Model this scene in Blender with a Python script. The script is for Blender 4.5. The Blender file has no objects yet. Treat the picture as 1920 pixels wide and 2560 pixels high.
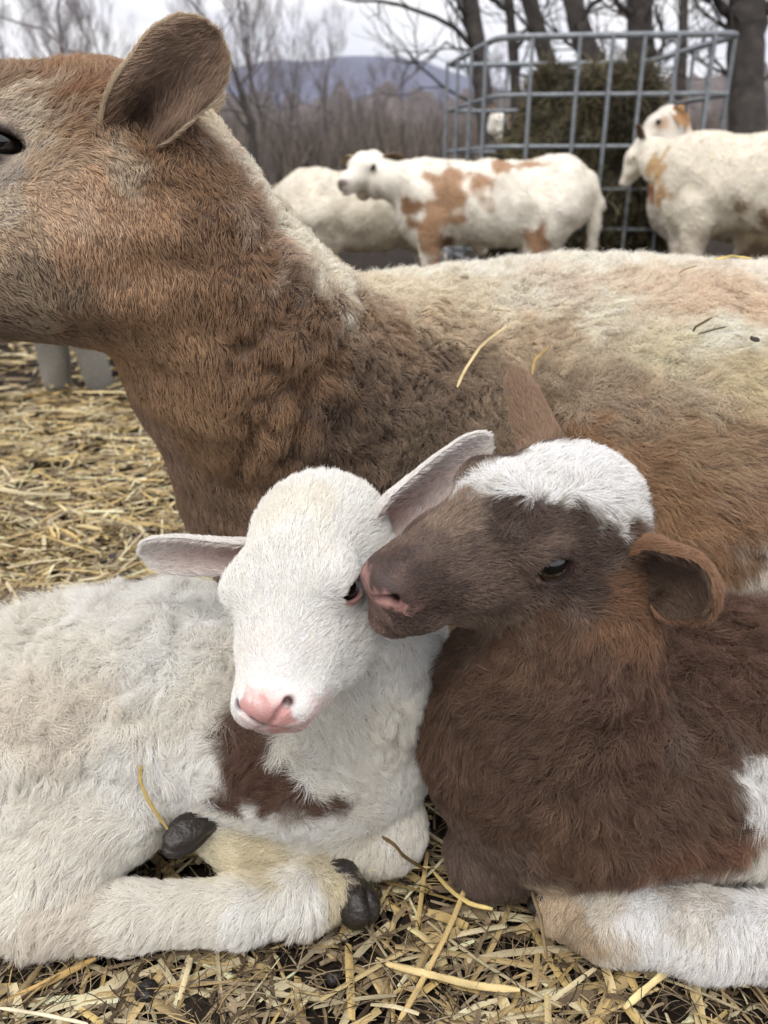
import bpy, math
import numpy as np
from mathutils import Vector
from mathutils.bvhtree import BVHTree

R_ = math.radians
sc = bpy.context.scene
COL = sc.collection

# ------------------------------------------------------------------ camera
CAM = np.array([0.0, 0.0, 0.46]); PITCH = R_(22.8); FPX = 2010.0
RT = np.array([1.0, 0, 0]); FW = np.array([0, math.cos(PITCH), -math.sin(PITCH)]); UP = np.array([0, math.sin(PITCH), math.cos(PITCH)])
cd = bpy.data.cameras.new('camera'); cam = bpy.data.objects.new('camera', cd); COL.objects.link(cam)
cam.location = CAM; cam.rotation_euler = (math.pi / 2 - PITCH, 0, 0)
cd.sensor_fit = 'VERTICAL'; cd.sensor_height = 36; cd.lens = 36 * FPX / 2560
cd.clip_start = 0.01; cd.clip_end = 6000
cd.dof.use_dof = True; cd.dof.focus_distance = 0.50; cd.dof.aperture_fstop = 9
sc.camera = cam

# ------------------------------------------------------------------ overcast sky and soft sun
world = bpy.data.worlds.new('World'); sc.world = world; world.use_nodes = True
nt = world.node_tree; nt.nodes.clear()
out = nt.nodes.new('ShaderNodeOutputWorld'); bg = nt.nodes.new('ShaderNodeBackground')
sky = nt.nodes.new('ShaderNodeTexSky'); sky.sky_type = 'NISHITA'; sky.sun_disc = False
SUN_EL, SUN_ROT = R_(62), R_(150)
sky.sun_elevation = SUN_EL; sky.sun_rotation = SUN_ROT; sky.altitude = 100
tc = nt.nodes.new('ShaderNodeTexCoord'); mp = nt.nodes.new('ShaderNodeMapping'); mp.inputs['Scale'].default_value = (1, 1, 3.5)
nz = nt.nodes.new('ShaderNodeTexNoise'); nz.inputs['Scale'].default_value = 2.3; nz.inputs['Detail'].default_value = 5; nz.inputs['Roughness'].default_value = 0.55
cr = nt.nodes.new('ShaderNodeValToRGB')
cr.color_ramp.elements[0].position = 0.36; cr.color_ramp.elements[0].color = (5.6, 5.8, 7.0, 1)
cr.color_ramp.elements[1].position = 0.60; cr.color_ramp.elements[1].color = (10.0, 9.8, 9.7, 1)
mx = nt.nodes.new('ShaderNodeMix'); mx.data_type = 'RGBA'; mx.inputs[0].default_value = 0.93
nt.links.new(tc.outputs['Generated'], mp.inputs[0]); nt.links.new(mp.outputs[0], nz.inputs[0]); nt.links.new(nz.outputs[0], cr.inputs[0])
nt.links.new(sky.outputs[0], mx.inputs[6]); nt.links.new(cr.outputs[0], mx.inputs[7]); 
sx = nt.nodes.new('ShaderNodeSeparateXYZ'); gm = nt.nodes.new('ShaderNodeMapRange'); gm.inputs[1].default_value = 0; gm.inputs[2].default_value = 1; gm.inputs[3].default_value = 0.88; gm.inputs[4].default_value = 1.45
gx = nt.nodes.new('ShaderNodeVectorMath'); gx.operation = 'SCALE'        # an overcast sky is paler overhead than at the horizon
nt.links.new(tc.outputs['Generated'], sx.inputs[0]); nt.links.new(sx.outputs['Z'], gm.inputs[0]); nt.links.new(mx.outputs[2], gx.inputs[0]); nt.links.new(gm.outputs[0], gx.inputs['Scale']); nt.links.new(gx.outputs[0], bg.inputs[0])
bg.inputs[1].default_value = 0.10
nt.links.new(bg.outputs[0], out.inputs[0])
sd = bpy.data.lights.new('sun', 'SUN'); sd.energy = 1.3; sd.angle = R_(22); sd.color = (1.0, 0.94, 0.86)
sun = bpy.data.objects.new('sun', sd); COL.objects.link(sun)
sun.rotation_euler = (R_(28), R_(-12), 0)
sc.view_settings.view_transform = 'Standard'; sc.view_settings.look = 'None'
sc.view_settings.exposure = 0.46; sc.view_settings.gamma = 1.0; sc.view_settings.use_curve_mapping = False
sc.cycles_curves.shape = 'RIBBONS'; sc.cycles_curves.subdivisions = 2
sc.cycles.max_bounces = 6; sc.cycles.diffuse_bounces = 4; sc.cycles.transparent_max_bounces = 6
sc.cycles.use_denoising = True

# ------------------------------------------------------------------ helpers
def P(px, py, Z):
    """world point seen at photo pixel (px, py) at depth Z along the view axis"""
    return CAM + Z * (FW + RT * ((px - 960) / FPX) + UP * ((1280 - py) / FPX))

def Zg(py, r=0):
    """depth at which a ball of r photo pixels seen at row py rests on the ground"""
    return 0.46 / (math.sin(PITCH) + math.cos(PITCH) * (py - 1280) / FPX + r / FPX)

def unit(v):
    v = np.asarray(v, float); return v / (np.linalg.norm(v, axis=-1, keepdims=True) + 1e-12)

def srgb(r, g, b):
    c = np.array([r, g, b], float) / 255
    return np.where(c <= 0.04045, c / 12.92, ((c + 0.055) / 1.055) ** 2.4)

class SNoise:
    """cheap smooth 3-D noise: a sum of sines in random directions, about -1..1"""
    def __init__(s, scale, seed, n=10, octaves=1):
        r = np.random.default_rng(seed); s.k = []
        for o in range(octaves):
            d = unit(r.normal(size=(n, 3))) * (2 * math.pi / scale) * (2 ** o) * r.uniform(0.6, 1.4, (n, 1))
            s.k.append((d.astype(np.float32), r.uniform(0, 6.28, n).astype(np.float32), 0.55 ** o * math.sqrt(2.0 / n)))
    def __call__(s, p):
        p = np.asarray(p, np.float32); v = 0
        for d, ph, a in s.k: v = v + np.sin(p @ d.T + ph).sum(-1) * a
        return v * 0.7
def vnoise(scale, seed, n=8, octaves=1):
    ns = [SNoise(scale, seed * 7 + i, n, octaves) for i in range(3)]
    return lambda p: np.stack([f(p) for f in ns], -1)

def tag(o, label=None, cat=None, group=None, kind=None):
    if label: o['label'] = label
    if cat: o['category'] = cat
    if group: o['group'] = group
    if kind: o['kind'] = kind
    return o
def empty(name, loc, label, cat, group=None):
    o = bpy.data.objects.new(name, None); COL.objects.link(o); o.location = loc; o.empty_display_size = 0.05
    return tag(o, label, cat, group)
def make_mesh(name, V, F, mat, parent=None, smooth=True, col=None, attr='tint'):
    me = bpy.data.meshes.new(name); V = np.asarray(V, np.float32); F = np.asarray(F, np.int32)
    loc = np.zeros(3)
    if parent is not None:
        q = parent
        while q is not None: loc = loc + np.array(q.location); q = q.parent
        V = V - loc.astype(np.float32)
    me.vertices.add(len(V)); me.vertices.foreach_set('co', V.ravel())
    k = F.shape[1]
    me.loops.add(F.size); me.loops.foreach_set('vertex_index', F.ravel())
    me.polygons.add(len(F)); me.polygons.foreach_set('loop_start', np.arange(0, F.size, k, dtype=np.int32))
    me.polygons.foreach_set('use_smooth', np.full(len(F), smooth))
    me.update(calc_edges=True)
    if col is not None:
        a = me.color_attributes.new(attr, 'FLOAT_COLOR', 'POINT')
        a.data.foreach_set('color', np.concatenate([col, np.ones((len(V), 1))], 1).astype(np.float32).ravel())
    if mat: me.materials.append(mat)
    o = bpy.data.objects.new(name, me); COL.objects.link(o)
    if parent is not None: o.parent = parent
    return o

# ------------------------------------------------------------------ materials
def new_mat(name):
    m = bpy.data.materials.new(name); m.use_nodes = True; n = m.node_tree; n.nodes.clear()
    o = n.nodes.new('ShaderNodeOutputMaterial'); b = n.nodes.new('ShaderNodeBsdfPrincipled')
    n.links.new(b.outputs[0], o.inputs[0]); return m, n, b, o
def mat_simple(name, color, rough=0.6, metal=0.0, var=0.25, scale=20, bump=0.0, spec=0.5, coat=0):
    m, n, b, o = new_mat(name)
    b.inputs['Roughness'].default_value = rough; b.inputs['Metallic'].default_value = metal
    b.inputs['Specular IOR Level'].default_value = spec; b.inputs['Coat Weight'].default_value = coat
    t = n.nodes.new('ShaderNodeTexCoord'); z = n.nodes.new('ShaderNodeTexNoise'); z.inputs['Scale'].default_value = scale; z.inputs['Detail'].default_value = 6
    n.links.new(t.outputs['Object'], z.inputs[0])
    r = n.nodes.new('ShaderNodeValToRGB'); c = np.array(color)
    r.color_ramp.elements[0].position = 0.3; r.color_ramp.elements[1].position = 0.7
    r.color_ramp.elements[0].color = (*(c * (1 - var)), 1); r.color_ramp.elements[1].color = (*np.minimum(c * (1 + var), 1), 1)
    n.links.new(z.outputs[0], r.inputs[0]); n.links.new(r.outputs[0], b.inputs['Base Color'])
    if bump:
        u = n.nodes.new('ShaderNodeBump'); u.inputs['Strength'].default_value = bump; u.inputs['Distance'].default_value = 0.01
        n.links.new(z.outputs[0], u.inputs['Height']); n.links.new(u.outputs[0], b.inputs['Normal'])
    return m
def mat_attr(name, attr, rough=0.7, spec=0.2, trans=0.0, bumpscale=0, bump=0.3, mult=1.0, sss=0):
    m, n, b, o = new_mat(name)
    a = n.nodes.new('ShaderNodeAttribute'); a.attribute_name = attr
    src = a.outputs['Color']
    if mult != 1.0:
        mm = n.nodes.new('ShaderNodeMix'); mm.data_type = 'RGBA'; mm.blend_type = 'MULTIPLY'; mm.inputs[0].default_value = 1
        mm.inputs[7].default_value = (mult, mult, mult, 1); n.links.new(src, mm.inputs[6]); src = mm.outputs[2]
    n.links.new(src, b.inputs['Base Color']); b.inputs['Roughness'].default_value = rough; b.inputs['Specular IOR Level'].default_value = spec
    if sss:
        b.inputs['Subsurface Weight'].default_value = sss; b.inputs['Subsurface Radius'].default_value = (1, .35, .25); b.inputs['Subsurface Scale'].default_value = 0.004
    if trans:
        t = n.nodes.new('ShaderNodeBsdfTranslucent'); n.links.new(src, t.inputs[0])
        x = n.nodes.new('ShaderNodeMixShader'); x.inputs[0].default_value = trans
        n.links.new(b.outputs[0], x.inputs[1]); n.links.new(t.outputs[0], x.inputs[2]); n.links.new(x.outputs[0], o.inputs[0])
    if bumpscale:
        tcx = n.nodes.new('ShaderNodeTexCoord'); z = n.nodes.new('ShaderNodeTexNoise'); z.inputs['Scale'].default_value = bumpscale; z.inputs['Detail'].default_value = 5
        n.links.new(tcx.outputs['Object'], z.inputs[0])
        u = n.nodes.new('ShaderNodeBump'); u.inputs['Strength'].default_value = bump; u.inputs['Distance'].default_value = 0.002
        n.links.new(z.outputs[0], u.inputs['Height']); n.links.new(u.outputs[0], b.inputs['Normal'])
    return m
M_FUR = mat_attr('fur', 'tint', 0.55, 0.25, 0.25)
M_SKIN = mat_attr('skin', 'tint', 0.5, 0.35, 0, 900, 0.35, 1.0, 0.15)
M_STRAW = mat_attr('straw', 'tint', 0.6, 0.22, 0.12, 700, .5)
M_HAIRSTRAW = mat_attr('hay', 'tint', 0.6, 0.2, 0.1)
M_EYE = mat_simple('eye_dark', (0.006, 0.005, 0.005), 0.06, 0, 0.2, 60, 0, 0.6, 0.6)
M_HOOF = mat_simple('hoof', (0.022, 0.017, 0.013), 0.4, 0, 0.45, 220, 0.3)
M_GALV = mat_simple('galvanised_steel', (0.21, 0.23, 0.245), 0.5, 0.45, 0.25, 40, 0.1)
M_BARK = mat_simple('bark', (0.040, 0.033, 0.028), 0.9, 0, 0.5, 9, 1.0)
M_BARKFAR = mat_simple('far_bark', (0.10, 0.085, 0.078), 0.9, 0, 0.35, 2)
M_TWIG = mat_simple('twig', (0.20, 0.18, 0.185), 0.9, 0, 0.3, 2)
M_LID = mat_simple('eyelid_skin', (0.16, 0.075, 0.06), 0.4, 0, 0.3, 200)

# ------------------------------------------------------------------ signed distance bodies -> one continuous mesh
class Body:
    def __init__(s): s.ops = []
    def cap(s, a, b, ra, rb, k=0.01, sub=False): s.ops.append(('c', np.asarray(a, float), np.asarray(b, float), ra, rb, k, sub)); return s
    def ell(s, c, r, R=None, k=0.01, sub=False): s.ops.append(('e', np.asarray(c, float), np.asarray(r, float), np.eye(3) if R is None else np.asarray(R, float), 0, k, sub)); return s
    def chain(s, pts, k=0.01):
        """pts: (px, py, Z, radius in photo pixels)"""
        q = [(P(x, y, Z), r * Z / FPX) for x, y, Z, r in pts]
        if len(q) == 1: s.cap(q[0][0], q[0][0] + [0, 0, 1e-4], q[0][1], q[0][1], k)
        for (a, ra), (b, rb) in zip(q, q[1:]): s.cap(a, b, ra, rb, k)
        return s
    def box(s, op):
        if op[0] == 'c':
            m = max(op[3], op[4]); return np.minimum(op[1], op[2]) - m - op[5], np.maximum(op[1], op[2]) + m + op[5]
        e = np.sqrt(((op[3] * op[2]) ** 2).sum(1)); return op[1] - e - op[5], op[1] + e + op[5]
    @staticmethod
    def dist(op, p):
        if op[0] == 'c':
            a = op[1].astype(np.float32); ba = (op[2] - op[1]).astype(np.float32); pa = p - a
            t = np.clip((pa @ ba) / (ba @ ba), 0, 1)
            return np.sqrt(((pa - t[..., None] * ba) ** 2).sum(-1)) - (op[3] + (op[4] - op[3]) * t)
        q = (p - op[1].astype(np.float32)) @ op[3].astype(np.float32); r = op[2].astype(np.float32)
        k0 = np.sqrt(((q / r) ** 2).sum(-1)); k1 = np.sqrt(((q / (r * r)) ** 2).sum(-1)) + 1e-6
        return k0 * (k0 - 1) / k1
    @staticmethod
    def comb(a, d, k, sub):
        if sub: a, d = -a, d; 
        h = np.maximum(k - np.abs(a - d), 0) / k
        m = np.minimum(a, d) - h * h * k * 0.25
        return -m if sub else m
    def at(s, p):
        p = np.asarray(p, np.float32); f = np.full(len(p), 0.5, np.float32)
        for op in s.ops:
            lo, hi = s.box(op); m = ((p > lo - 0.02) & (p < hi + 0.02)).all(1)
            if m.any(): f[m] = s.comb(f[m], s.dist(op, p[m]), op[5], op[6])
        return f
    def mesh(s, h, lo=None, hi=None):
        B = [s.box(o) for o in s.ops if not o[6]]
        L = np.min([b[0] for b in B], 0) - 2 * h; H = np.max([b[1] for b in B], 0) + 2 * h
        if lo is not None: L = np.maximum(L, lo)
        if hi is not None: H = np.minimum(H, hi)
        n = np.ceil((H - L) / h).astype(int) + 1
        ax = [(L[i] + h * np.arange(n[i])).astype(np.float32) for i in range(3)]
        f = np.full(n, 0.5, np.float32)
        for op in s.ops:
            a, b = s.box(op); i0 = np.clip(np.floor((a - L) / h).astype(int) - 1, 0, n); i1 = np.clip(np.ceil((b - L) / h).astype(int) + 2, 0, n)
            if (i1 <= i0).any(): continue
            sl = tuple(slice(i0[j], i1[j]) for j in range(3))
            g = np.stack(np.meshgrid(ax[0][sl[0]], ax[1][sl[1]], ax[2][sl[2]], indexing='ij'), -1)
            f[sl] = s.comb(f[sl], s.dist(op, g), op[5], op[6])
        f[0] = f[-1] = 0.5; f[:, 0] = f[:, -1] = 0.5; f[:, :, 0] = f[:, :, -1] = 0.5
        ins = f < 0
        c = [f[i:n[0]-1+i, j:n[1]-1+j, k:n[2]-1+k] for i in (0, 1) for j in (0, 1) for k in (0, 1)]
        cnt = sum((x < 0).astype(np.int8) for x in c); act = (cnt > 0) & (cnt < 8)
        idx = np.full(act.shape, -1, np.int32); A = np.argwhere(act); idx[act] = np.arange(len(A))
        vals = np.stack([x[act] for x in c], 1)
        corner = np.array([(i, j, k) for i in (0, 1) for j in (0, 1) for k in (0, 1)], np.float32)
        acc = np.zeros((len(A), 3), np.float32); num = np.zeros(len(A), np.float32)
        for x in range(8):
            for y in range(x + 1, 8):
                if np.abs(corner[x] - corner[y]).sum() != 1: continue
                v0, v1 = vals[:, x], vals[:, y]; m = (v0 < 0) != (v1 < 0); t = np.where(m, v0 / np.where(m, v0 - v1, 1), 0)
                acc += np.where(m[:, None], corner[x] + t[:, None] * (corner[y] - corner[x]), 0); num += m
        V = L + h * (A + acc / num[:, None])
        F = []
        for d in range(3):
            e1, e2 = (d + 1) % 3, (d + 2) % 3
            s0 = [slice(1, n[j] - 1) for j in range(3)]; s1 = list(s0); s0[d] = slice(0, n[d] - 1); s1[d] = slice(1, n[d])
            a, b = ins[tuple(s0)], ins[tuple(s1)]; ch = np.argwhere(a != b)
            if not len(ch): continue
            off = np.array([1, 1, 1]); off[d] = 0; ch = ch + off
            fl = ins[tuple(ch.T)]
            def cell(u, v):
                q = ch.copy(); q[:, e1] -= u; q[:, e2] -= v; return idx[tuple(q.T)]
            quad = np.stack([cell(1, 1), cell(0, 1), cell(0, 0), cell(1, 0)], 1)
            quad[~fl] = quad[~fl][:, ::-1]; F.append(quad)
        F = np.concatenate(F); F = F[(F >= 0).all(1)]
        for _ in range(2):                                     # pull the vertices onto the exact surface
            d0 = s.at(V); e = h * 0.25
            G = np.stack([s.at(V + np.eye(3)[i] * e) - d0 for i in range(3)], -1) / e
            g2 = (G ** 2).sum(1); stp = np.where(g2 > 0.05, d0 / np.maximum(g2, 0.2), 0)
            V = V - np.clip(stp, -h * .5, h * .5)[:, None] * G
        return V, F

def vert_normals(V, F):
    a, b, c, d = (V[F[:, i]] for i in range(4)); fn = np.cross(c - a, d - b); N = np.zeros_like(V)
    for i in range(4):
        for j in range(3): N[:, j] += np.bincount(F[:, i], fn[:, j], len(V))
    return unit(N)

class Frame:
    """local head / body frame: x forward, y animal's left, z up"""
    def __init__(s, o, fwd, up, L=1.0, ys=1.0):
        f = unit(fwd); l = unit(np.cross(up, f)); u = np.cross(f, l)
        s.R = np.stack([f, l, u], 1); s.o = np.asarray(o, float); s.L = L; s.ys = ys
    def __call__(s, x, y, z): return s.o + s.L * (s.R @ np.array([x, y * s.ys, z]))
    def e(s, x, y, z): return s.L * np.array([x, y * s.ys, z])

def anchor(w, loc, fwd, up, L, ys=1.0):
    f = Frame((0, 0, 0), fwd, up, L, ys); f.o = np.asarray(w) - f(*loc); return f

def head_ops(B, f, kind='lamb', fine=True, ex=0.0, mz=1.0, lid=.034, ey=.205, ez=.045, er=.0575, jd=0.0, cz=.20, ms=0.0):
    L = f.L; E = lambda c, r, k, sub=False: B.ell(f(*c), f.e(*r), f.R, k * L, sub)
    C = lambda a, b, ra, rb, k, sub=False: B.cap(f(*a), f(*b), ra * L, rb * L, k * L, sub)
    ad = kind == 'ewe'; w = .02 * (not ad)
    E((-.20, 0, .02), (.25, .235, cz), .08)
    E((-.06, 0, .075), (.22, .17, .125), .08)
    for s in (1, -1):
        E((ex, .15 * s, .075), (.11, .085, .075), .06)
        E((-.10, (.105 + w) * s, -.13 - .06 * ad), (.20, .115 + w, .16 + .05 * ad), .08)
        E((.15, (.08 + w) * s, -.07), (.18, .08 + w * .9, .10), .08)
    C((.02, 0, .04), (.36, 0, -.035), .15, .082 * mz, .08)
    mq = .085 * (1 + mz) / 2; E((.385, 0, -.075 - (mq - .085) * .6), (.125, .100 * mz, mq), .05)
    C((-.12, 0, -.19 - jd), (.37, 0, -.165 - jd), .105, .055, .06)
    if jd > 0: E((.0, 0, -.16 - jd), (.22, .15, .13), .08); E((.36, 0, -.11 - jd), (.12, .095 * mz, .075), .05)
    for s in (1, -1): E((.415, .046 * s * mz, -.10), (.08, .060 * mz, .058 * (1 + mz) / 2), .03)
    E((.455, 0, -.045), (.055, .074 * mz, .042), .03)
    E((.40, 0, -.178 - jd), (.075, .066 * mz, .038), .03)
    if fine:
        for s in (1, -1):
            y = ey * s
            B.ell(f(ex, y, ez), ((er + .0165) * L,) * 3, None, .03 * L)                                  # lids
            B.ell(f(ex, y, ez), (er * L,) * 3, None, .004 * L, True)
            B.ell(f(ex + .008, (ey + .070) * s, ez - .002), f.e(.074, .095, lid), f.R @ np.array([[.97, 0, -.24], [0, 1, 0], [.24, 0, .97]]), .008 * L, True)
            C((ex + .06, (ey + .017) * s, ez - .017), (ex + .11, (ey - .012) * s, ez - .037), .012, .004, .010, True)      # tear groove
            C((.512, .016 * s * mz, -.094), (.502, .050 * s * mz, -.060), .008, .010, .010, True)  # nostril
            C((.502, .050 * s * mz, -.060), (.474, .073 * s * mz, -.046), .010, .016, .010, True); C((.476, .072 * s * mz, -.047), (.43, .055 * s, -.055), .014, .009, .006, True)
            pl = [(.500, 0, -.142 - jd), (.475, .05 * s * mz, -.148 - jd + ms * .3), (.40, .098 * s * mz, -.145 - jd + ms), (.32, .128 * s, -.122 - jd * .8 + ms), (.25, .146 * s, -.095 - jd * .5 + ms)]
            if ms: C((.30, .10 * s, -.15), (.43, .055 * s, -.155), .055, .038, .02)
            for a, b in zip(pl, pl[1:]): C(a, b, .008, .007, .016, True)                           # mouth line
            E((.34, .09 * s * mz, -.115 - jd * .6), (.12, .045, .035), .06)                                    # lip above it
        C((.525, 0, -.075), (.505, 0, -.138 - jd), .006, .006, .012, True)                              # philtrum

def head_nodes(f, k=1.0, crown=2.2):
    """how hair lies on a sheep's head: back from the nose over the brow, down and back over the cheek"""
    L = [((.50, 0, -.06), (-1, 0, 0), .2), ((.48, .05, -.05), (-1, 0, 0), .2), ((.50, .03, -.11), (-1, .3, -.3), .6), ((.43, .06, -.11), (-1, .2, -.1), 2.0), ((.44, 0, .0), (-1, 0, 0), 1.6), ((.36, 0, .04), (-1, 0, 0), 3.2), ((.33, .10, -.05), (-1, .2, 0), 3.4), ((.15, 0, .10), (-1, 0, 0), 5), ((.15, .14, 0), (-1, .15, -.15), 4.5), ((-.05, 0, .20), (-1, 0, .1), 6.5), ((-.05, .14, .15), (-1, .1, 0), 6),
         ((-.3, 0, .22), (-1, 0, .1), 4 * crown), ((-.3, .15, .15), (-1, .2, 0), 3.5 * crown), ((.02, .2, -.06), (-.9, 0, -.4), 4.5), ((-.15, .24, .0), (-1, 0, -.1), 6), ((-.1, .2, -.2), (-.8, 0, -.6), 7), ((.1, .12, -.2), (-1, 0, -.3), 5.5), ((.3, .05, -.22), (-1, 0, -.3), 3.5), ((.42, 0, -.2), (-1, 0, -.3), 2.2), ((-.25, .1, -.3), (-.7, 0, -.7), 8)]
    o = []
    for p, d, l in L:
        for sg in ((1, -1) if p[1] else (1,)):
            o.append((f(p[0], p[1] * sg, p[2]), f.R @ unit((d[0], d[1] * sg, d[2])), l * k, .03, .12 if l < 7 else .25))
    return o
def bare(A, V, f, ex, lid, ey=.205, ez=.045, tinted=(1, -1), jd=0, mz=1, ms=0):
    """hairless lids, lips and nostrils; lid skin has its own colour"""
    for s in (1, -1):
        pl = [f(*q) for q in [(.500, 0, -.142 - jd), (.475, .05 * s * mz, -.148 - jd + ms * .3), (.40, .098 * s * mz, -.145 - jd + ms), (.32, .128 * s, -.122 - jd * .8 + ms), (.25, .146 * s, -.095 - jd * .5 + ms)]]
        d = np.full(len(V), 9.)
        for a, b in zip(pl, pl[1:]):
            t = np.clip(((V - a) @ (b - a)) / ((b - a) @ (b - a)), 0, 1); d = np.minimum(d, np.linalg.norm(V - a - t[:, None] * (b - a), axis=1) / f.L)
        A['length'] = A['length'] * (.25 + .75 * np.clip((d - .010) / .02, 0, 1)); m = np.clip(1.3 - d / .010, 0, 1)[:, None] * .45; A['tint'] = A['tint'] * (1 - m) + A['tint'] * np.array([.50, .36, .34]) * m   # lip skin; shade of the mouth crease is painted into its tint
        d = np.linalg.norm(V - f(.468, .072 * s * mz, -.048), axis=1) / f.L; m = np.clip(1.4 - d / .018, 0, 1)[:, None]; A['tint'] = A['tint'] * (1 - m) + srgb(84, 46, 44) * m; A['length'] = A['length'] * np.clip(d / .03, 0, 1)  # nostril hollow tinted dark, its shade put into the skin colour
    for s in (1, -1):
        d = np.linalg.norm(V - f(ex + .015, (ey + .04) * s, ez - .002), axis=1) / f.L; m = np.clip((d - .050) / .035, 0, 1); A['length'] = A['length'] * (.12 + .88 * m)
        if s not in tinted: continue
        d = np.linalg.norm((V - f(ex + .015, (ey + .04) * s, ez - .002)) @ f.R / [1.25, 1, .8], axis=1) / f.L
        t = (np.clip((.062 - d) / .015, 0, 1))[:, None]; A['tint'] = A['tint'] * (1 - t) + srgb(*lid) * t
def refine(V, F, B, mask, m=3):
    """cut the faces of the face finer and set the new points on the exact surface"""
    fm = mask[F].any(1); Q = V[F[fm]].astype(np.float64); t = np.linspace(0, 1, m + 1); u, v = np.meshgrid(t, t, indexing='ij'); u, v = u.ravel(), v.ravel()
    W = np.stack([(1 - u) * (1 - v), u * (1 - v), u * v, (1 - u) * v], 1); X = np.einsum('qc,ncd->nqd', W, Q).reshape(-1, 3)
    key = np.round(X / 2e-6).astype(np.int64); _, first, inv = np.unique(key, axis=0, return_index=True, return_inverse=True); inv = inv.ravel(); X = X[first]
    q = m + 1; i, j = np.meshgrid(np.arange(m), np.arange(m), indexing='ij'); i, j = i.ravel(), j.ravel(); loc = np.stack([i * q + j, (i + 1) * q + j, (i + 1) * q + j + 1, i * q + j + 1], 1)
    F2 = inv[(np.arange(len(Q)) * q * q)[:, None, None] + loc[None]].reshape(-1, 4)
    Fm = F[fm]; E = np.sort(np.stack([Fm, np.roll(Fm, -1, 1)], -1), -1); ek = E[..., 0].astype(np.int64) * len(V) + E[..., 1]; _, ei, ec = np.unique(ek, return_inverse=True, return_counts=True); brd = (ec[ei.reshape(-1)] == 1).reshape(ek.shape)
    g = np.arange(q); sides = [g * q, (q - 1) * q + g, g * q + q - 1, g]; fix = np.zeros(len(X), bool)   # the rim of the cut region stays put, so no gap opens
    for k in range(4):
        fq = np.where(brd[:, k])[0]; fix[inv[(fq[:, None] * q * q + sides[k][None]).ravel()]] = True
    for _ in range(4):
        d0 = B.at(X); d0[fix] = 0; e = .0002; G = np.stack([B.at(X + np.eye(3)[k] * e) - B.at(X) for k in range(3)], -1) / e; g2 = (G ** 2).sum(1)
        X = X - np.clip(np.where(g2 > .05, d0 / np.maximum(g2, .2), 0), -.0008, .0008)[:, None] * G
    return np.concatenate([V, X]), np.concatenate([F[~fm], F2 + len(V)])

# ------------------------------------------------------------------ fur
def sample(V, F, N, n, dens, rng):
    T = np.concatenate([F[:, [0, 1, 2]], F[:, [0, 2, 3]]]); a, b, c = V[T[:, 0]], V[T[:, 1]], V[T[:, 2]]
    w = np.linalg.norm(np.cross(b - a, c - a), axis=1) * dens[T].mean(1); cs = np.cumsum(w)
    i = np.searchsorted(cs, rng.uniform(0, cs[-1], n)); i = np.minimum(i, len(T) - 1); u, v = rng.uniform(size=n), rng.uniform(size=n)
    m = u + v > 1; u[m], v[m] = 1 - u[m], 1 - v[m]
    return T[i], np.stack([1 - u - v, u, v], 1)

def fibre(c):
    """a single fibre is paler and greyer than the coat it builds"""
    c = np.clip(c, 0, 1) ** 0.76 * 1.03; c = c + (c.mean(-1, keepdims=True) - c) * .12; k = np.clip(1.15 - c.mean(-1, keepdims=True) * 1.6, 0, 1); return c * (1 + k * np.array([.11, .05, -.08]) + (1 - k) * np.array([.015, 0, -.04]))

def strands(name, pts, radius, color, mat, parent=None):
    """pts (n, k, 3); radius (n, k); color (n, 3) -> one hair-curves object"""
    n, k, _ = pts.shape
    hc = bpy.data.hair_curves.new(name); hc.add_curves([k] * n)
    loc = np.zeros(3); q = parent
    while q is not None: loc = loc + np.array(q.location); q = q.parent
    hc.position_data.foreach_set('vector', (pts - loc).astype(np.float32).ravel())
    ra = hc.attributes.get('radius') or hc.attributes.new('radius', 'FLOAT', 'POINT')
    ra.data.foreach_set('value', radius.astype(np.float32).ravel())
    ca = hc.attributes.new('tint', 'FLOAT_COLOR', 'CURVE')
    ca.data.foreach_set('color', np.concatenate([color, np.ones((n, 1))], 1).astype(np.float32).ravel())
    hc.materials.append(mat)
    o = bpy.data.objects.new(name, hc); COL.objects.link(o)
    if parent is not None: o.parent = parent
    return o

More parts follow.
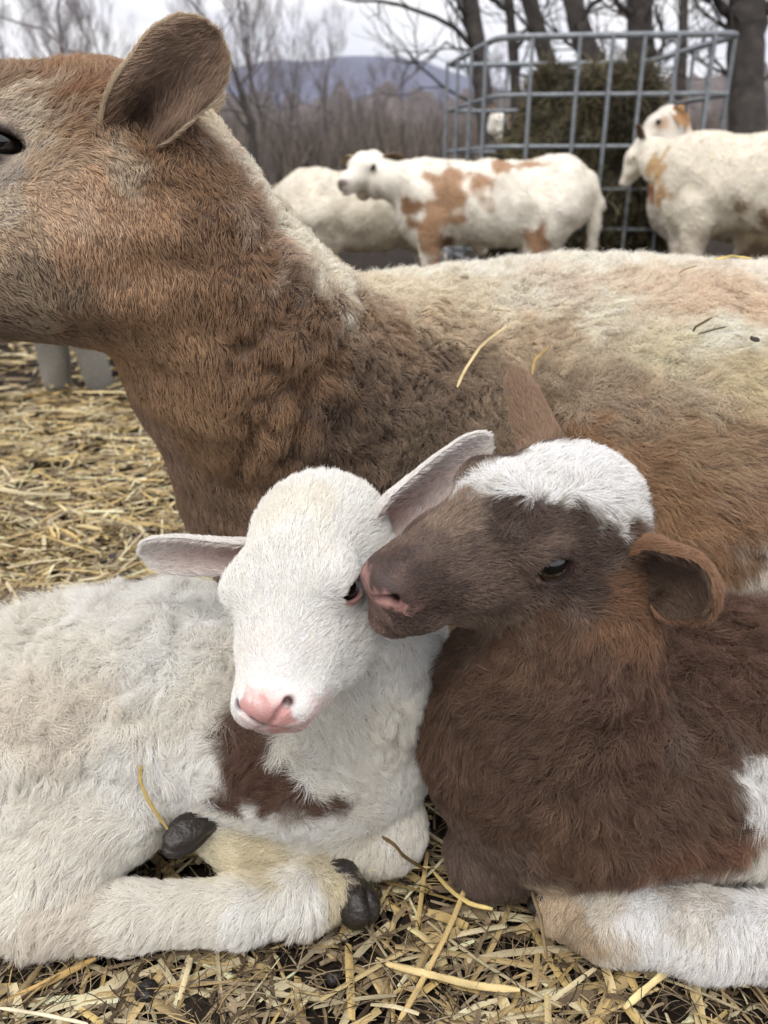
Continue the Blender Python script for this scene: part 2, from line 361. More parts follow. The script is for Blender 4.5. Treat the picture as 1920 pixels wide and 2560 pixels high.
def grow(parent, V, F, N, A, n, seed, k=5, rad=0.00016, name='fur', wav=None, cell=0.006, clump=0.5, lodcull=True, cut=0.0008, colvar=0.14, jit=0.16, crimp=0.0):
    """A: per-vertex dict flow(3) length curl lift tint(3). Hair lies along the flow, clumps and curls by warped cells."""
    rng = np.random.default_rng(seed)
    dens = np.ones(len(V))
    if lodcull:
        face = (N * unit(CAM - V)).sum(1); dens = np.where(face > -0.3, 1.0, 0.10)
        pr = V - CAM; zz = pr @ FW; uu = 960 + FPX * (pr @ RT) / zz; vv = 1280 - FPX * (pr @ UP) / zz
        far_out = (uu < -250) | (uu > 2170) | (vv > 2760); dens = np.where(far_out, 0.1, dens)
    dens = dens * A.get('density', 1.0)
    T, w = sample(V, F, N, n, dens, rng)
    I = lambda x: (x[T] * (w[..., None] if x.ndim == 2 else w)).sum(1)
    root = I(V); nn = unit(I(N)); fl = I(A['flow']); ln = I(A['length']); cu = I(A['curl']); li = I(A['lift'])
    warp = vnoise(0.012, seed + 5)(root)*0.0025
    col = A['tint'][T[:, 0]] if 'sharp' in A else I(A['tint'])
    keep = ln > cut; root, nn, fl, ln, cu, li, col, warp = (x[keep] for x in (root, nn, fl, ln, cu, li, col, warp)); n = len(root)
    swirl = vnoise(0.035, seed + 9, octaves=2)(root)
    fl = fl + swirl * (0.10 + 0.95 * cu)[:, None] + rng.normal(size=(n, 3)) * jit
    fl = unit(fl - (fl * nn).sum(1, keepdims=True) * nn)
    # clump cells
    key = np.floor((root + warp) / cell).astype(np.int64); key = key[:, 0] * 73856093 ^ key[:, 1] * 19349663 ^ key[:, 2] * 83492791
    uq, inv = np.unique(key, return_inverse=True); m = len(uq); cnt = np.bincount(inv, minlength=m)[:, None]
    def mean(x): return np.stack([np.bincount(inv, x[:, j], m) for j in range(3)], 1) / cnt
    croot = mean(root); cfl = unit(mean(fl) + rng.normal(size=(m, 3)) * 0.12); cph = rng.uniform(0, 6.28, m); csg = rng.choice([-1, 1], m)
    cl = (rng.uniform(0.75, 1.25, m))[inv]
    cl = 1 + (cl - 1) * np.clip(ln / .012, .2, 1); ln = ln * cl * rng.uniform(0.75, 1.15, n)
    s = np.linspace(0, 1, k)[None, :, None]
    li = np.clip(li + rng.normal(size=n) * 0.08, 0.04, 1)
    d0 = unit(fl * (1 - li)[:, None] + nn * (li + 0.25)[:, None]); d1 = unit(fl * (1 - li * .6)[:, None] + nn * (li * .45)[:, None])
    L = ln[:, None, None]
    pts = root[:, None] + L * (d0[:, None] * (s - s * s * 0.5) + d1[:, None] * (s * s * 0.5))
    # shared curl of the clump
    side = unit(np.cross(nn, fl)); ph = cph[inv][:, None, None]; sg = csg[inv][:, None, None]
    turns = 1.0 + (0.6 + crimp) * cu[:, None, None]
    amp = L * 0.30 / (1 + .7 * crimp) * cu[:, None, None]
    ang = ph + sg * turns * 6.28 * s
    pts = pts + amp * s ** .7 * (np.cos(ang) - np.cos(ph)) * side[:, None] + amp * s ** .7 * 0.7 * (np.sin(ang) - np.sin(ph)) * (nn[:, None] * .6 + fl[:, None] * .5)
    cp = clump * s ** 1.3 * np.clip(ln / .012, .1, 1)[:, None, None]
    pull = (croot[inv] - root)[:, None] ; pull = pull - (pull * nn[:, None]).sum(-1, keepdims=True) * nn[:, None]
    pts = pts + cp * pull
    val = (1 + rng.normal(size=n) * colvar) * (1 + (rng.normal(size=m) * colvar * 0.5)[inv] * np.clip(ln / .012, .15, 1))
    col = np.clip(fibre(col) * np.clip(val, .45, 1.9)[:, None], 0, 0.93)
    r = rad * rng.uniform(0.7, 1.3, n)[:, None] * (1 - np.linspace(0, 1, k) ** 2 * 0.8)[None, :]
    if lodcull: pass
    return strands(name, pts, r, col, M_FUR, parent)

class Painter:
    """colour, flow and length control nodes; each one is dropped on the surface where the photo shows it"""
    def __init__(s, V, F, N, wn=0.004, seed=1):
        s.V, s.N = V, N; s.bvh = BVHTree.FromPolygons(V.tolist(), F.tolist(), epsilon=0); s.off = vnoise(0.03, seed, octaves=2)(V) * wn + vnoise(0.006, seed + 3)(V) * wn * .35
    def hit(s, px, py):
        d = unit(P(px, py, 1) - CAM); h = s.bvh.ray_cast(Vector(CAM), Vector(d))
        if h[0] is not None: return np.array(h[0])
        best = None
        for t in np.linspace(0.3, 1.6, 60):
            q = s.bvh.find_nearest(Vector(CAM + d * t))
            if best is None or q[3] < best[1]: best = (np.array(q[0]), q[3])
        return best[0]
    def idw(s, Q, X, pw, warp=True):
        Q = np.asarray(Q); X = np.asarray(X, float); v = s.V + (s.off if warp else 0)
        out = np.zeros((len(v), X.shape[1]))
        for a in range(0, len(v), 40000):
            d = ((v[a:a + 40000, None] - Q[None]) ** 2).sum(-1) + 1e-6
            w = d ** (-pw / 2); out[a:a + 40000] = (w @ X) / w.sum(1, keepdims=True)
        return out
    def color(s, nodes, pw=7):
        Q = [np.array(a[0]) if len(a) == 2 else s.hit(a[0], a[1]) for a in nodes]
        return s.idw(Q, [srgb(*a[-1]) for a in nodes], pw)
    def flow(s, nodes, pw=3):
        """(x0, y0, x1, y1, length mm, curl, lift)"""
        Q, X = [], []
        for a in nodes:
            if len(a) == 5: Q.append(a[0]); X.append([*a[1], a[2] / 1000, a[3], a[4]]); continue
            p = s.hit(a[0], a[1]); z = (p - CAM) @ FW; q = P(a[2], a[3], z)
            Q.append(p); X.append([*unit(q - p), a[4] / 1000, a[5], a[6]])
        o = s.idw(Q, X, pw, False)
        return dict(flow=o[:, :3], length=o[:, 3], curl=o[:, 4], lift=o[:, 5])

def ball(c, r, R=None, n=24, m=14):
    th = np.linspace(0, math.pi, m + 1); ph = np.linspace(0, 2 * math.pi, n, endpoint=False)
    V = np.array([(math.sin(t) * math.cos(p), math.sin(t) * math.sin(p), math.cos(t)) for t in th for p in ph]) * r
    if R is not None: V = V @ np.asarray(R).T
    F = [(i * n + j, (i + 1) * n + j, (i + 1) * n + (j + 1) % n, i * n + (j + 1) % n) for i in range(m) for j in range(n)]
    return V + c, np.array(F)

def ear_mesh(spine, width, cupn, cup, thick, nu=15, ns=26):
    """spine: points base->tip; width, cup (radians half-arc): profiles along it; cupn: vectors the opening faces"""
    spine = np.asarray(spine, float); k = len(spine); t = np.linspace(0, k - 1, ns)
    def itp(a):
        a = np.asarray(a, float)
        if a.ndim == 1: return np.interp(t, np.arange(k), a)
        return np.stack([np.interp(t, np.arange(k), a[:, j]) for j in range(a.shape[1])], 1)
    S = itp(spine); ker = np.array([1, 2, 3, 2, 1]) / 9
    for j in range(3):
        pad = np.concatenate([[2*S[0, j]-S[2,j], 2*S[0,j]-S[1, j]], S[:, j], [2*S[-1,j]-S[-2, j], 2*S[-1,j]-S[-3, j]]]); S[:, j] = np.convolve(pad, ker, 'valid')
    W, CU, T = itp(width), itp(cup), unit(np.gradient(S, axis=0)); Nn = itp(cupn); Nn = unit(Nn - (Nn * T).sum(1, keepdims=True) * T); Sd = np.cross(T, Nn)
    tip = np.clip((np.linspace(0, 1, ns) - 0.80) / 0.20, 0, 1); W = W * np.sqrt(np.clip(1 - tip ** 2, 0.0004, 1))
    u = np.linspace(-1, 1, nu)[None, :, None]; cu = np.maximum(CU, .05)[:, None, None]; w = W[:, None, None]
    ro = w / cu
    edge = np.sqrt(np.clip(1 - u ** 4, 0, 1)) * thick * (0.35 + 0.65 * np.clip(w / W.max(), 0, 1))
    def surf(off): return S[:, None] + Sd[:, None] * np.sin(u * cu) * (ro + off) - Nn[:, None] * ((ro + off) * np.cos(u * cu) - ro)
    outer, inner = surf(edge), surf(-0 * edge)
    V = np.concatenate([outer.reshape(-1, 3), inner.reshape(-1, 3)]); o2 = ns * nu; F = []
    for i in range(ns - 1):
        for j in range(nu - 1):
            a = i * nu + j; F.append((a, a + nu, a + nu + 1, a + 1)); F.append((o2 + a, o2 + a + 1, o2 + a + nu + 1, o2 + a + nu))
        for j in (0, nu - 1):
            a = i * nu + j; q = (a, o2 + a, o2 + a + nu, a + nu); F.append(q if j == 0 else q[::-1])
    for j in range(nu - 1):
        a = (ns - 1) * nu + j; F.append((a, o2 + a, o2 + a + 1, a + 1)); a = j; F.append((a, a + 1, o2 + a + 1, o2 + a))
    V = np.asarray(V); F = np.array(F)
    N = vert_normals(V, F)
    mid = V[:o2].reshape(ns, nu, 3)[ns // 2, nu // 2]; 
    if (N[(ns // 2) * nu + nu // 2] * (-Nn[ns // 2])).sum() < 0: F = F[:, ::-1]; N = -N
    inn = np.concatenate([np.zeros(o2), np.ones(o2)]); sv = np.tile(np.repeat(np.linspace(0, 1, ns), nu), 2); uv = np.tile(np.tile(np.linspace(-1, 1, nu), ns), 2)
    fl = np.tile(np.repeat(T, nu, 0), (2, 1))
    return V, F, N, inn, sv, uv, fl, np.tile(np.repeat(Sd, nu, 0), (2, 1))

def add_ear(parent, spec, colfn, n, seed, lenout=4, lenin=7, rad=.00013):
    V, F, N, inn, sv, uv, fl, sd = ear_mesh(**spec)
    tint, dens = colfn(inn, sv, uv)
    e = make_mesh('ear', V, F, M_SKIN, parent, True, tint * 0.75)
    ln = np.where(inn > .5, lenin * (1 - .5 * sv), lenout) / 1000
    fl2 = fl + sd * (uv * np.where(inn > .5, -.5, .25))[:, None]
    A = dict(flow=fl2, length=ln, curl=np.full(len(V), .1), lift=np.where(inn > .5, .3, .12), tint=tint, density=dens)
    grow(e, V, F, N, A, n, seed, 4, rad, cell=.004, clump=.3, lodcull=False, jit=.18)
    return e

def add_eye(parent, c, r, f=None, label=None):
    V, F = ball(c, r); o = make_mesh('eye', V, F, M_EYE, parent)
    return o

def hoof(parent, base, tip, side, r, name='hoof'):
    """two claws side by side from the pastern (base) to the toe (tip)"""
    base, tip, side = (np.asarray(x, float) for x in (base, tip, side)); B = Body(); ax = unit(tip - base); sd = unit(side - (side @ ax) * ax); nn = np.cross(ax, sd); Lh = np.linalg.norm(tip - base)
    for s in (1, -1):
        c = base * .45 + tip * .55 + sd * s * r * .40
        B.ell(c, (Lh * .60, r * .50, r * .80), np.stack([unit(ax - sd * s * .10), sd, nn], 1), .0006)
    B.cap(base - ax * r * .5, base + ax * r * .3, r * .80, r * .72, .004)
    V, F = B.mesh(r / 9); return make_mesh(name, V, F, M_HOOF, parent)

def tufts(V, N, A, seed, amp=.0022):
    """uneven coat: low mounds where the fleece is long and curly"""
    m = np.clip((A['length'] - .008) / .006, 0, 1) * np.clip(A['curl'] * 1.6, 0, 1)
    return V + N * (m * amp * (np.abs(SNoise(.035, seed, octaves=2)(V)) * 2.0 - .8))[:, None]

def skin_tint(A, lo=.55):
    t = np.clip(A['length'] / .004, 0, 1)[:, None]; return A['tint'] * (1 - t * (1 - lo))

# ================================================================== WHITE LAMB
def white_lamb():
    B = Body(); K = .022
    f = anchor(P(652, 1780, .392), (.5, 0, -.05), (-.18, -.95, -.2), (-.26, -.12, .95), .176, .94)
    B.chain([(-160, 1960, .62, 225), (60, 1850, .615, 250), (220, 1790, .61, 262), (430, 1765, .60, 268), (680, 1800, .58, 250), (850, 1890, .57, 205)], .03)
    B.chain([(860, 1850, .56, 190), (880, 1640, .545, 165), (850, 1470, .52, 150)], .035)      # neck
    B.chain([(780, 1900, .53, 140), (640, 1860, .535, 125)], .03)                              # shoulder
    B.chain([(540, 1990, .555, 88), (760, 2040, .555, 100), (955, 2066, .555, 104)], .009)      # forearm to knee
    B.chain([(955, 2075, .56, 96), (800, 2135, .553, 62), (620, 2140, .545, 58), (545, 2095, .54, 50)], .012)   # folded cannon
    c = P(130, 1950, .565); B.ell(c, (.086, .046, .084), None, .012)                            # haunch
    B.chain([(-40, 1840, .59, 190), (150, 1880, .57, 190)], .03)
    B.chain([(180, 2030, .545, 170), (335, 1995, .545, 118)], .012)
    B.chain([(250, 2060, .535, 120), (150, 2180, .52, 100), (95, 2280, .513, 84)], .02)
    B.chain([(95, 2285, .510, 88), (330, 2290, .510, 70), (600, 2275, .513, 70), (760, 2245, .52, 74), (845, 2225, .525, 54)], .010)
    B.chain([(-160, 2180, .56, 110), (60, 2200, .54, 100)], .02)
    head_ops(B, f, ex=.078, mz=1.12, lid=.029, ey=.168, ez=.032, jd=-.025, ms=.030)
    B.cap(f(-.3, 0, -.05), P(850, 1500, .525), .032, .040, .03); B.chain([(900, 1560, .50, 120), (960, 1640, .53, 130)], .04); B.ell(f(.10, .11, -.17), f.e(.18, .10, .12), f.R, .05 * f.L)
    V, F = B.mesh(.0024); hl = (V - f.o) @ f.R / f.L; V, F = refine(V, F, B, (hl[:, 0] > -.15) & (np.abs(hl).max(1) < .6)); N = vert_normals(V, F); pt = Painter(V, F, N, .004, 3)
    W_, C_, D_, Y_ = (238, 236, 232), (234, 230, 221), (226, 218, 206), (214, 203, 172)
    BR, PK, PL = (80, 55, 45), (210, 158, 152), (230, 206, 200)
    hc = lambda x, y, z, c: [(f(x, sg * y, z), c) for sg in ((1, -1) if y else (1,))]
    cn = sum([hc(*q) for q in [(.505, .022, -.07, PK), (.50, .05, -.055, PK), (.505, 0, -.09, PK), (.50, .015, -.125, PK), (.485, .03, -.03, PK), (.475, 0, -.01, PL), (.47, .04, -.012, PL), (.49, .04, -.11, PL), (.465, .09, -.05, W_), (.44, .05, .015, W_), (.44, .09, -.11, (232, 216, 212)), (.48, .03, -.16, (224, 190, 184)), (.44, .085, -.150, (220, 184, 178)), (.38, .11, -.14, (230, 212, 206)), (.32, .13, -.12, W_), (.3, .14, -.16, W_),
        (.44, 0, .02, W_), (.42, .07, -.01, W_), (.36, .11, -.08, W_), (.40, .08, -.2, W_), (.2, 0, .1, W_), (.2, .14, 0, W_), (0, 0, .2, W_), (.0, .24, .12, W_), (-.16, .02, .22, (236, 231, 220)), (-.05, -.03, .21, (238, 234, 224)), (-.28, 0, .22, W_), (-.2, .2, .1, W_), (-.1, .22, -.1, W_), (.1, .2, -.1, W_), (.1, .12, -.22, W_), (-.2, .2, -.25, W_), (-.4, 0, 0, W_)]], [])
    cn += [(100, 1600, C_), (300, 1530, W_), (480, 1500, W_), (100, 1800, D_), (250, 1750, D_), (250, 1650, C_), (400, 1650, W_), (480, 1750, C_), (60, 1950, C_), (180, 2050, C_), (350, 1900, W_), (300, 1800, C_),
          (100, 2200, C_), (150, 2330, D_), (350, 2280, C_), (500, 2250, C_), (650, 2320, W_), (780, 2250, W_), (850, 2200, Y_), (860, 2280, Y_), (560, 2150, (236, 226, 196)), (650, 2120, Y_),
          (800, 2100, C_), (980, 2000, W_), (1000, 2100, C_), (900, 2130, (232, 226, 212)), (900, 1900, C_), (1000, 1800, C_), (980, 1650, W_), (830, 1860, C_),
          (590, 1830, BR), (640, 1870, BR), (610, 1910, BR), (660, 1930, BR), (560, 1990, BR), (610, 1975, BR), (680, 1985, BR), (750, 2000, BR), (800, 2012, BR), (850, 2005, BR), (700, 1960, BR), (640, 1820, BR),
          (525, 1840, W_), (520, 1920, W_), (505, 1970, W_), (730, 1890, C_), (790, 1945, C_), (860, 1950, C_), (900, 2010, C_), (840, 2060, W_), (740, 2060, W_), (650, 2040, W_), (570, 2045, C_), (540, 1800, C_)]
    tint = pt.color(cn)
    fl = head_nodes(f) + [(980, 1650, 1000, 1750, 11, .2, .15), (950, 1850, 980, 1950, 12, .35, .15), (1020, 1780, 1030, 1900, 12, .3, .2), (850, 1900, 930, 1960, 12, .45, .15), (620, 1880, 560, 1950, 13, .35, .2), (700, 1980, 620, 1990, 12, .35, .2), (800, 2010, 900, 2000, 11, .3, .2),
          (100, 1550, 40, 1600, 16, .75, .3), (300, 1500, 260, 1560, 16, .8, .3), (480, 1490, 440, 1560, 15, .7, .3), (150, 1750, 100, 1830, 17, .85, .25), (350, 1650, 330, 1740, 17, .85, .25), (480, 1700, 460, 1800, 15, .7, .25), (250, 1850, 230, 1960, 17, .6, .2), (400, 1850, 420, 1960, 16, .35, .15), (60, 1950, 20, 2050, 15, .5, .2),
          (200, 2060, 120, 2150, 11, .25, .15), (100, 2250, 60, 2350, 10, .15, .25), (300, 2290, 230, 2360, 8, .1, .2), (500, 2250, 440, 2320, 8, .1, .15), (650, 2260, 600, 2350, 9, .15, .2), (780, 2220, 760, 2330, 9, .15, .2), (850, 2250, 860, 2340, 7, .1, .2), (400, 2190, 330, 2200, 7, .1, .15),
          (1000, 2060, 1000, 2130, 6, .05, .1), (850, 2080, 780, 2110, 7, .1, .12), (650, 2120, 580, 2130, 8, .1, .15), (560, 2130, 520, 2100, 6, .1, .2), (930, 2000, 1000, 2030, 7, .1, .1)]
    A = pt.flow(fl); A['tint'] = tint; bare(A, V, f, .078, (176, 132, 126), .168, .032, (1,), -.025, 1.12, .030)
    root = empty('lamb', P(250, 1900, .62) * [1, 1, 0], 'white newborn lamb with a small brown shoulder patch, eyes half closed, curled on the straw', 'lamb')
    V = tufts(V, N, A, 5); N = vert_normals(V, F)
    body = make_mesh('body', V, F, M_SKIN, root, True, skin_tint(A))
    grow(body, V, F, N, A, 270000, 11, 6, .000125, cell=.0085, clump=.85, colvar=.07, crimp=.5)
    for s in (1, -1): add_eye(root, f(.078, .166 * s, .032), .057 * f.L)
    def ec(inn, s, u):
        w = srgb(236, 230, 226); p = srgb(196, 150, 144); m = (inn * np.clip(.95 - .6 * np.abs(u), 0, 1) * np.clip(1.15 - s, .2, 1))[:, None]
        return w * (1 - m) + p * m, np.where(inn > .5, .45, 1.0)
    add_ear(root, dict(spine=[P(690, 1360, .50), P(590, 1378, .505), P(470, 1378, .51), P(352, 1380, .515)], width=[.013, .0155, .0170, .0135], cup=[1.5, 1.1, .8, .6], cupn=[(-.1, -.9, -.45), (-.1, -.96, -.25), (-.1, -.97, -.2), (-.1, -.97, -.2)], thick=.003), ec, 16000, 21, 4.5, 8)
    add_ear(root, dict(spine=[P(890, 1350, .485), P(985, 1270, .488), P(1105, 1180, .49), P(1222, 1090, .49)], width=[.016, .0205, .0175, .0125], cup=[1.5, 1.1, .8, .6], cupn=[(.3, -.9, -.4), (.25, -.94, -.25), (.2, -.96, -.2), (.2, -.96, -.15)], thick=.003), ec, 20000, 22, 4.5, 8)
    hoof(root, P(525, 2040, .530), P(425, 2115, .510), UP * .75 + RT * .65, .0135)
    hoof(root, P(868, 2215, .525), P(915, 2300, .514), RT * .6 + FW * 1.2, .0150)
    return root

# ================================================================== BROWN LAMB
def brown_lamb():
    B = Body()
    f = anchor(P(930, 1470, .412), (.5, 0, -.07), (-.85, -.50, -.05), (.10, -.34, .93), .170)
    B.chain([(1420, 1560, .485, 190), (1370, 1700, .50, 225), (1330, 1850, .52, 240), (1350, 1960, .53, 225)], .03)
    B.chain([(1500, 1880, .57, 265), (1750, 1830, .60, 300), (2050, 1830, .63, 320), (2400, 1860, .66, 300)], .03)
    B.chain([(1480, 2000, .525, 200), (1660, 1960, .53, 175)], .03)
    B.chain([(1780, 2040, .535, 135), (1500, 2090, .54, 125), (1225, 2125, .54, 98)], .011)
    B.chain([(1225, 2135, .545, 90), (1500, 2170, .545, 70), (1800, 2180, .55, 66)], .012)
    B.ell(P(1980, 2010, .575), (.075, .04, .08), None, .025)
    B.chain([(2000, 2150, .53, 120), (2120, 2290, .50, 100), (2050, 2350, .495, 90)], .02)
    B.chain([(2050, 2350, .492, 95), (1750, 2335, .495, 88), (1520, 2300, .50, 84), (1410, 2270, .505, 66)], .012)
    head_ops(B, f, mz=1.16, lid=.058, jd=.075, cz=.155)
    B.cap(f(-.3, 0, -.05), P(1440, 1540, .48), .035, .042, .03)
    V, F = B.mesh(.0024); hl = (V - f.o) @ f.R / f.L; V, F = refine(V, F, B, (hl[:, 0] > -.15) & (np.abs(hl).max(1) < .6)); N = vert_normals(V, F); pt = Painter(V, F, N, .004, 8)
    FB, FD, FT, CH, RB, WH = (98, 80, 72), (70, 55, 50), (126, 106, 92), (78, 57, 46), (86, 62, 49), (240, 238, 236)
    NP = (152, 114, 106)
    hc = lambda x, y, z, c: [(f(x, sg * y, z), c) for sg in ((1, -1) if y else (1,))]
    cn = sum([hc(*q) for q in [(.505, .03, -.07, NP), (.49, .06, -.045, NP), (.51, 0, -.12, (150, 112, 104)), (.48, .075, -.045, NP), (.50, .03, -.12, (120, 94, 88)), (.47, .05, -.15, (124, 98, 92)),
        (.48, 0, -.02, FD), (.475, .05, -.022, FD), (.46, .09, -.025, FD), (.46, .10, -.075, FD), (.46, .07, -.11, FD), (.40, .1, -.13, FD), (.36, 0, .05, FB), (.36, .11, -.03, FD), (.2, 0, .1, FT), (.2, .14, .0, FB), (-.12, 0, .2, WH), (-.2, .1, .19, WH), (-.3, 0, .18, WH), (-.06, .05, .19, WH), (-.12, .19, .13, FD), (-.22, .21, .10, FD), (.11, .0, .15, FT), (.05, .17, .12, FB), (0, .24, .12, FD), (-.1, .2, .15, FD), (-.1, .24, 0, FD), (.1, .2, -.08, FB), (.25, .12, -.12, FB), (.4, .06, -.2, FB), (.2, .08, -.24, FT), (0, .15, -.22, FT), (-.15, .2, -.15, FB), (-.2, .12, -.32, RB), (-.3, .2, -.15, RB), (-.35, .2, 0, (100, 72, 56))]], [])
    cn += [(1400, 1620, RB), (1550, 1520, (106, 74, 54)), (1280, 1660, RB), (1200, 1190, WH), (1235, 1215, WH), (1300, 1240, WH), (1350, 1160, WH), (1400, 1230, WH), (1300, 1170, WH), (1450, 1150, WH), (1480, 1240, WH), (1530, 1220, WH), (1550, 1280, WH), (1590, 1270, WH), (1500, 1180, WH), (1250, 1180, WH),
          (1180, 1240, FT), (1270, 1285, FD), (1350, 1285, FD), (1430, 1285, FD), (1500, 1310, FD), (1580, 1310, RB), (1620, 1310, RB),
          (1100, 1700, CH), (1150, 1850, CH), (1300, 1750, CH), (1300, 1900, CH), (1200, 2000, CH), (1500, 1700, (86, 62, 52)), (1450, 1850, CH), (1600, 1800, (80, 56, 46)), (1700, 1650, (80, 56, 46)), (1850, 1600, (82, 58, 48)), (1850, 1750, (82, 58, 48)), (1600, 2000, CH), (1450, 2100, RB), (1650, 2150, (98, 66, 52)), (1800, 2100, (98, 66, 52)), (1220, 2130, (88, 72, 66)), (1260, 2200, (88, 72, 66)), (1760, 1950, CH), (1500, 2180, CH), (1780, 1850, CH), (1900, 1830, CH), (1830, 2030, CH), (1870, 2100, (110, 78, 60)),
          (1840, 1920, WH), (1880, 1970, WH), (1910, 2040, WH), (1900, 1900, WH), (1915, 2120, (220, 214, 204)), (2000, 2000, WH), (2050, 2150, WH), (1980, 1900, WH),
          (1400, 2260, (190, 168, 140)), (1450, 2320, (176, 156, 130)), (1500, 2260, (214, 204, 190)), (1600, 2300, WH), (1750, 2280, (226, 220, 212)), (1900, 2300, WH), (1850, 2380, WH), (1650, 2370, WH), (1550, 2370, (210, 200, 186)), (2050, 2350, WH)]
    tint = pt.color(cn, 8)
    fl = [n for n in head_nodes(f, .85) if n[2] < 8] + [(1220, 1200, 1170, 1150, 7, .15, .35), (1320, 1200, 1320, 1130, 8, .15, .35), (1420, 1200, 1460, 1120, 10, .2, .3), (1500, 1210, 1570, 1200, 10, .2, .25), (1560, 1260, 1640, 1280, 9, .2, .25), (1280, 1250, 1230, 1290, 9, .1, .25), (1450, 1250, 1480, 1290, 9, .1, .25),
          (1450, 1600, 1430, 1700, 12, .15, .2), (1250, 1720, 1150, 1780, 15, .35, .25), (1120, 1700, 1080, 1760, 13, .3, .3), (1130, 1900, 1110, 1990, 14, .3, .3), (1350, 1800, 1290, 1880, 16, .35, .2), (1300, 1950, 1250, 2040, 16, .35, .2), (1200, 2050, 1190, 2110, 9, .15, .15), (1500, 1750, 1420, 1780, 15, .45, .2), (1450, 1950, 1390, 2050, 17, .55, .2), (1600, 1700, 1640, 1780, 16, .5, .2), (1750, 1600, 1700, 1680, 15, .6, .25), (1870, 1600, 1900, 1680, 16, .6, .25), (1800, 1750, 1740, 1820, 16, .6, .2), (1650, 1850, 1600, 1930, 16, .6, .2),
          (1600, 2050, 1680, 2130, 18, .55, .2), (1500, 2120, 1520, 2210, 16, .45, .2), (1350, 2130, 1380, 2200, 13, .3, .15), (1220, 2150, 1240, 2220, 6, .05, .1), (1750, 2080, 1820, 2130, 17, .4, .25), (1800, 1980, 1850, 2030, 15, .3, .25), (1880, 1950, 1850, 2010, 14, .3, .3), (1900, 2080, 1880, 2140, 12, .3, .3),
          (1450, 2280, 1420, 2340, 6, .05, .15), (1600, 2280, 1560, 2340, 7, .05, .15), (1750, 2300, 1720, 2390, 8, .08, .2), (1880, 2320, 1850, 2400, 8, .08, .2), (1550, 2350, 1560, 2400, 7, .05, .2)]
    A = pt.flow(fl); A['tint'] = tint; bare(A, V, f, 0, (126, 90, 80), jd=.075, mz=1.16)
    root = empty('lamb', P(1600, 1950, .6) * [1, 1, 0], 'dark brown lamb with a white crown patch resting its nose against the white lamb', 'lamb')
    V = tufts(V, N, A, 6); N = vert_normals(V, F)
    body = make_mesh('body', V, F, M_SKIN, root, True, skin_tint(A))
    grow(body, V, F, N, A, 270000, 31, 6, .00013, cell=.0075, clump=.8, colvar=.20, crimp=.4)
    for s in (1, -1): add_eye(root, f(0.005, .203 * s, .045), .057 * f.L)
    def ec(inn, s, u):
        o = srgb(128, 92, 68); i = srgb(84, 66, 56); m = inn[:, None]
        return o * (1 - m) + i * m, np.where(inn > .5, .8, 1.0)
    add_ear(root, dict(spine=[P(1520, 1385, .45), P(1610, 1385, .445), P(1700, 1430, .435), P(1762, 1535, .425)], width=[.015, .0225, .024, .020], cup=[1.7, 1.35, 1.05, .85], cupn=[(-.1, -.9, -.35), (-.2, -.9, -.35), (-.35, -.9, -.3), (-.5, -.85, -.1)], thick=.0050), ec, 26000, 41, 7, 12)
    add_ear(root, dict(spine=[P(1400, 1230, .475), P(1368, 1110, .485), P(1330, 1020, .49), P(1286, 925, .495)], width=[.022, .0185, .0135, .0085], cup=[1.4, 1.1, .8, .6], cupn=[(-.45, .85, .2)] * 4, thick=.0035), lambda a, b, c: (np.tile(srgb(138, 110, 90), (len(a), 1)), np.ones(len(a))), 16000, 42, 6, 5)
    hoof(root, P(1400, 2265, .505), P(1335, 2235, .51), UP, .013)
    return root

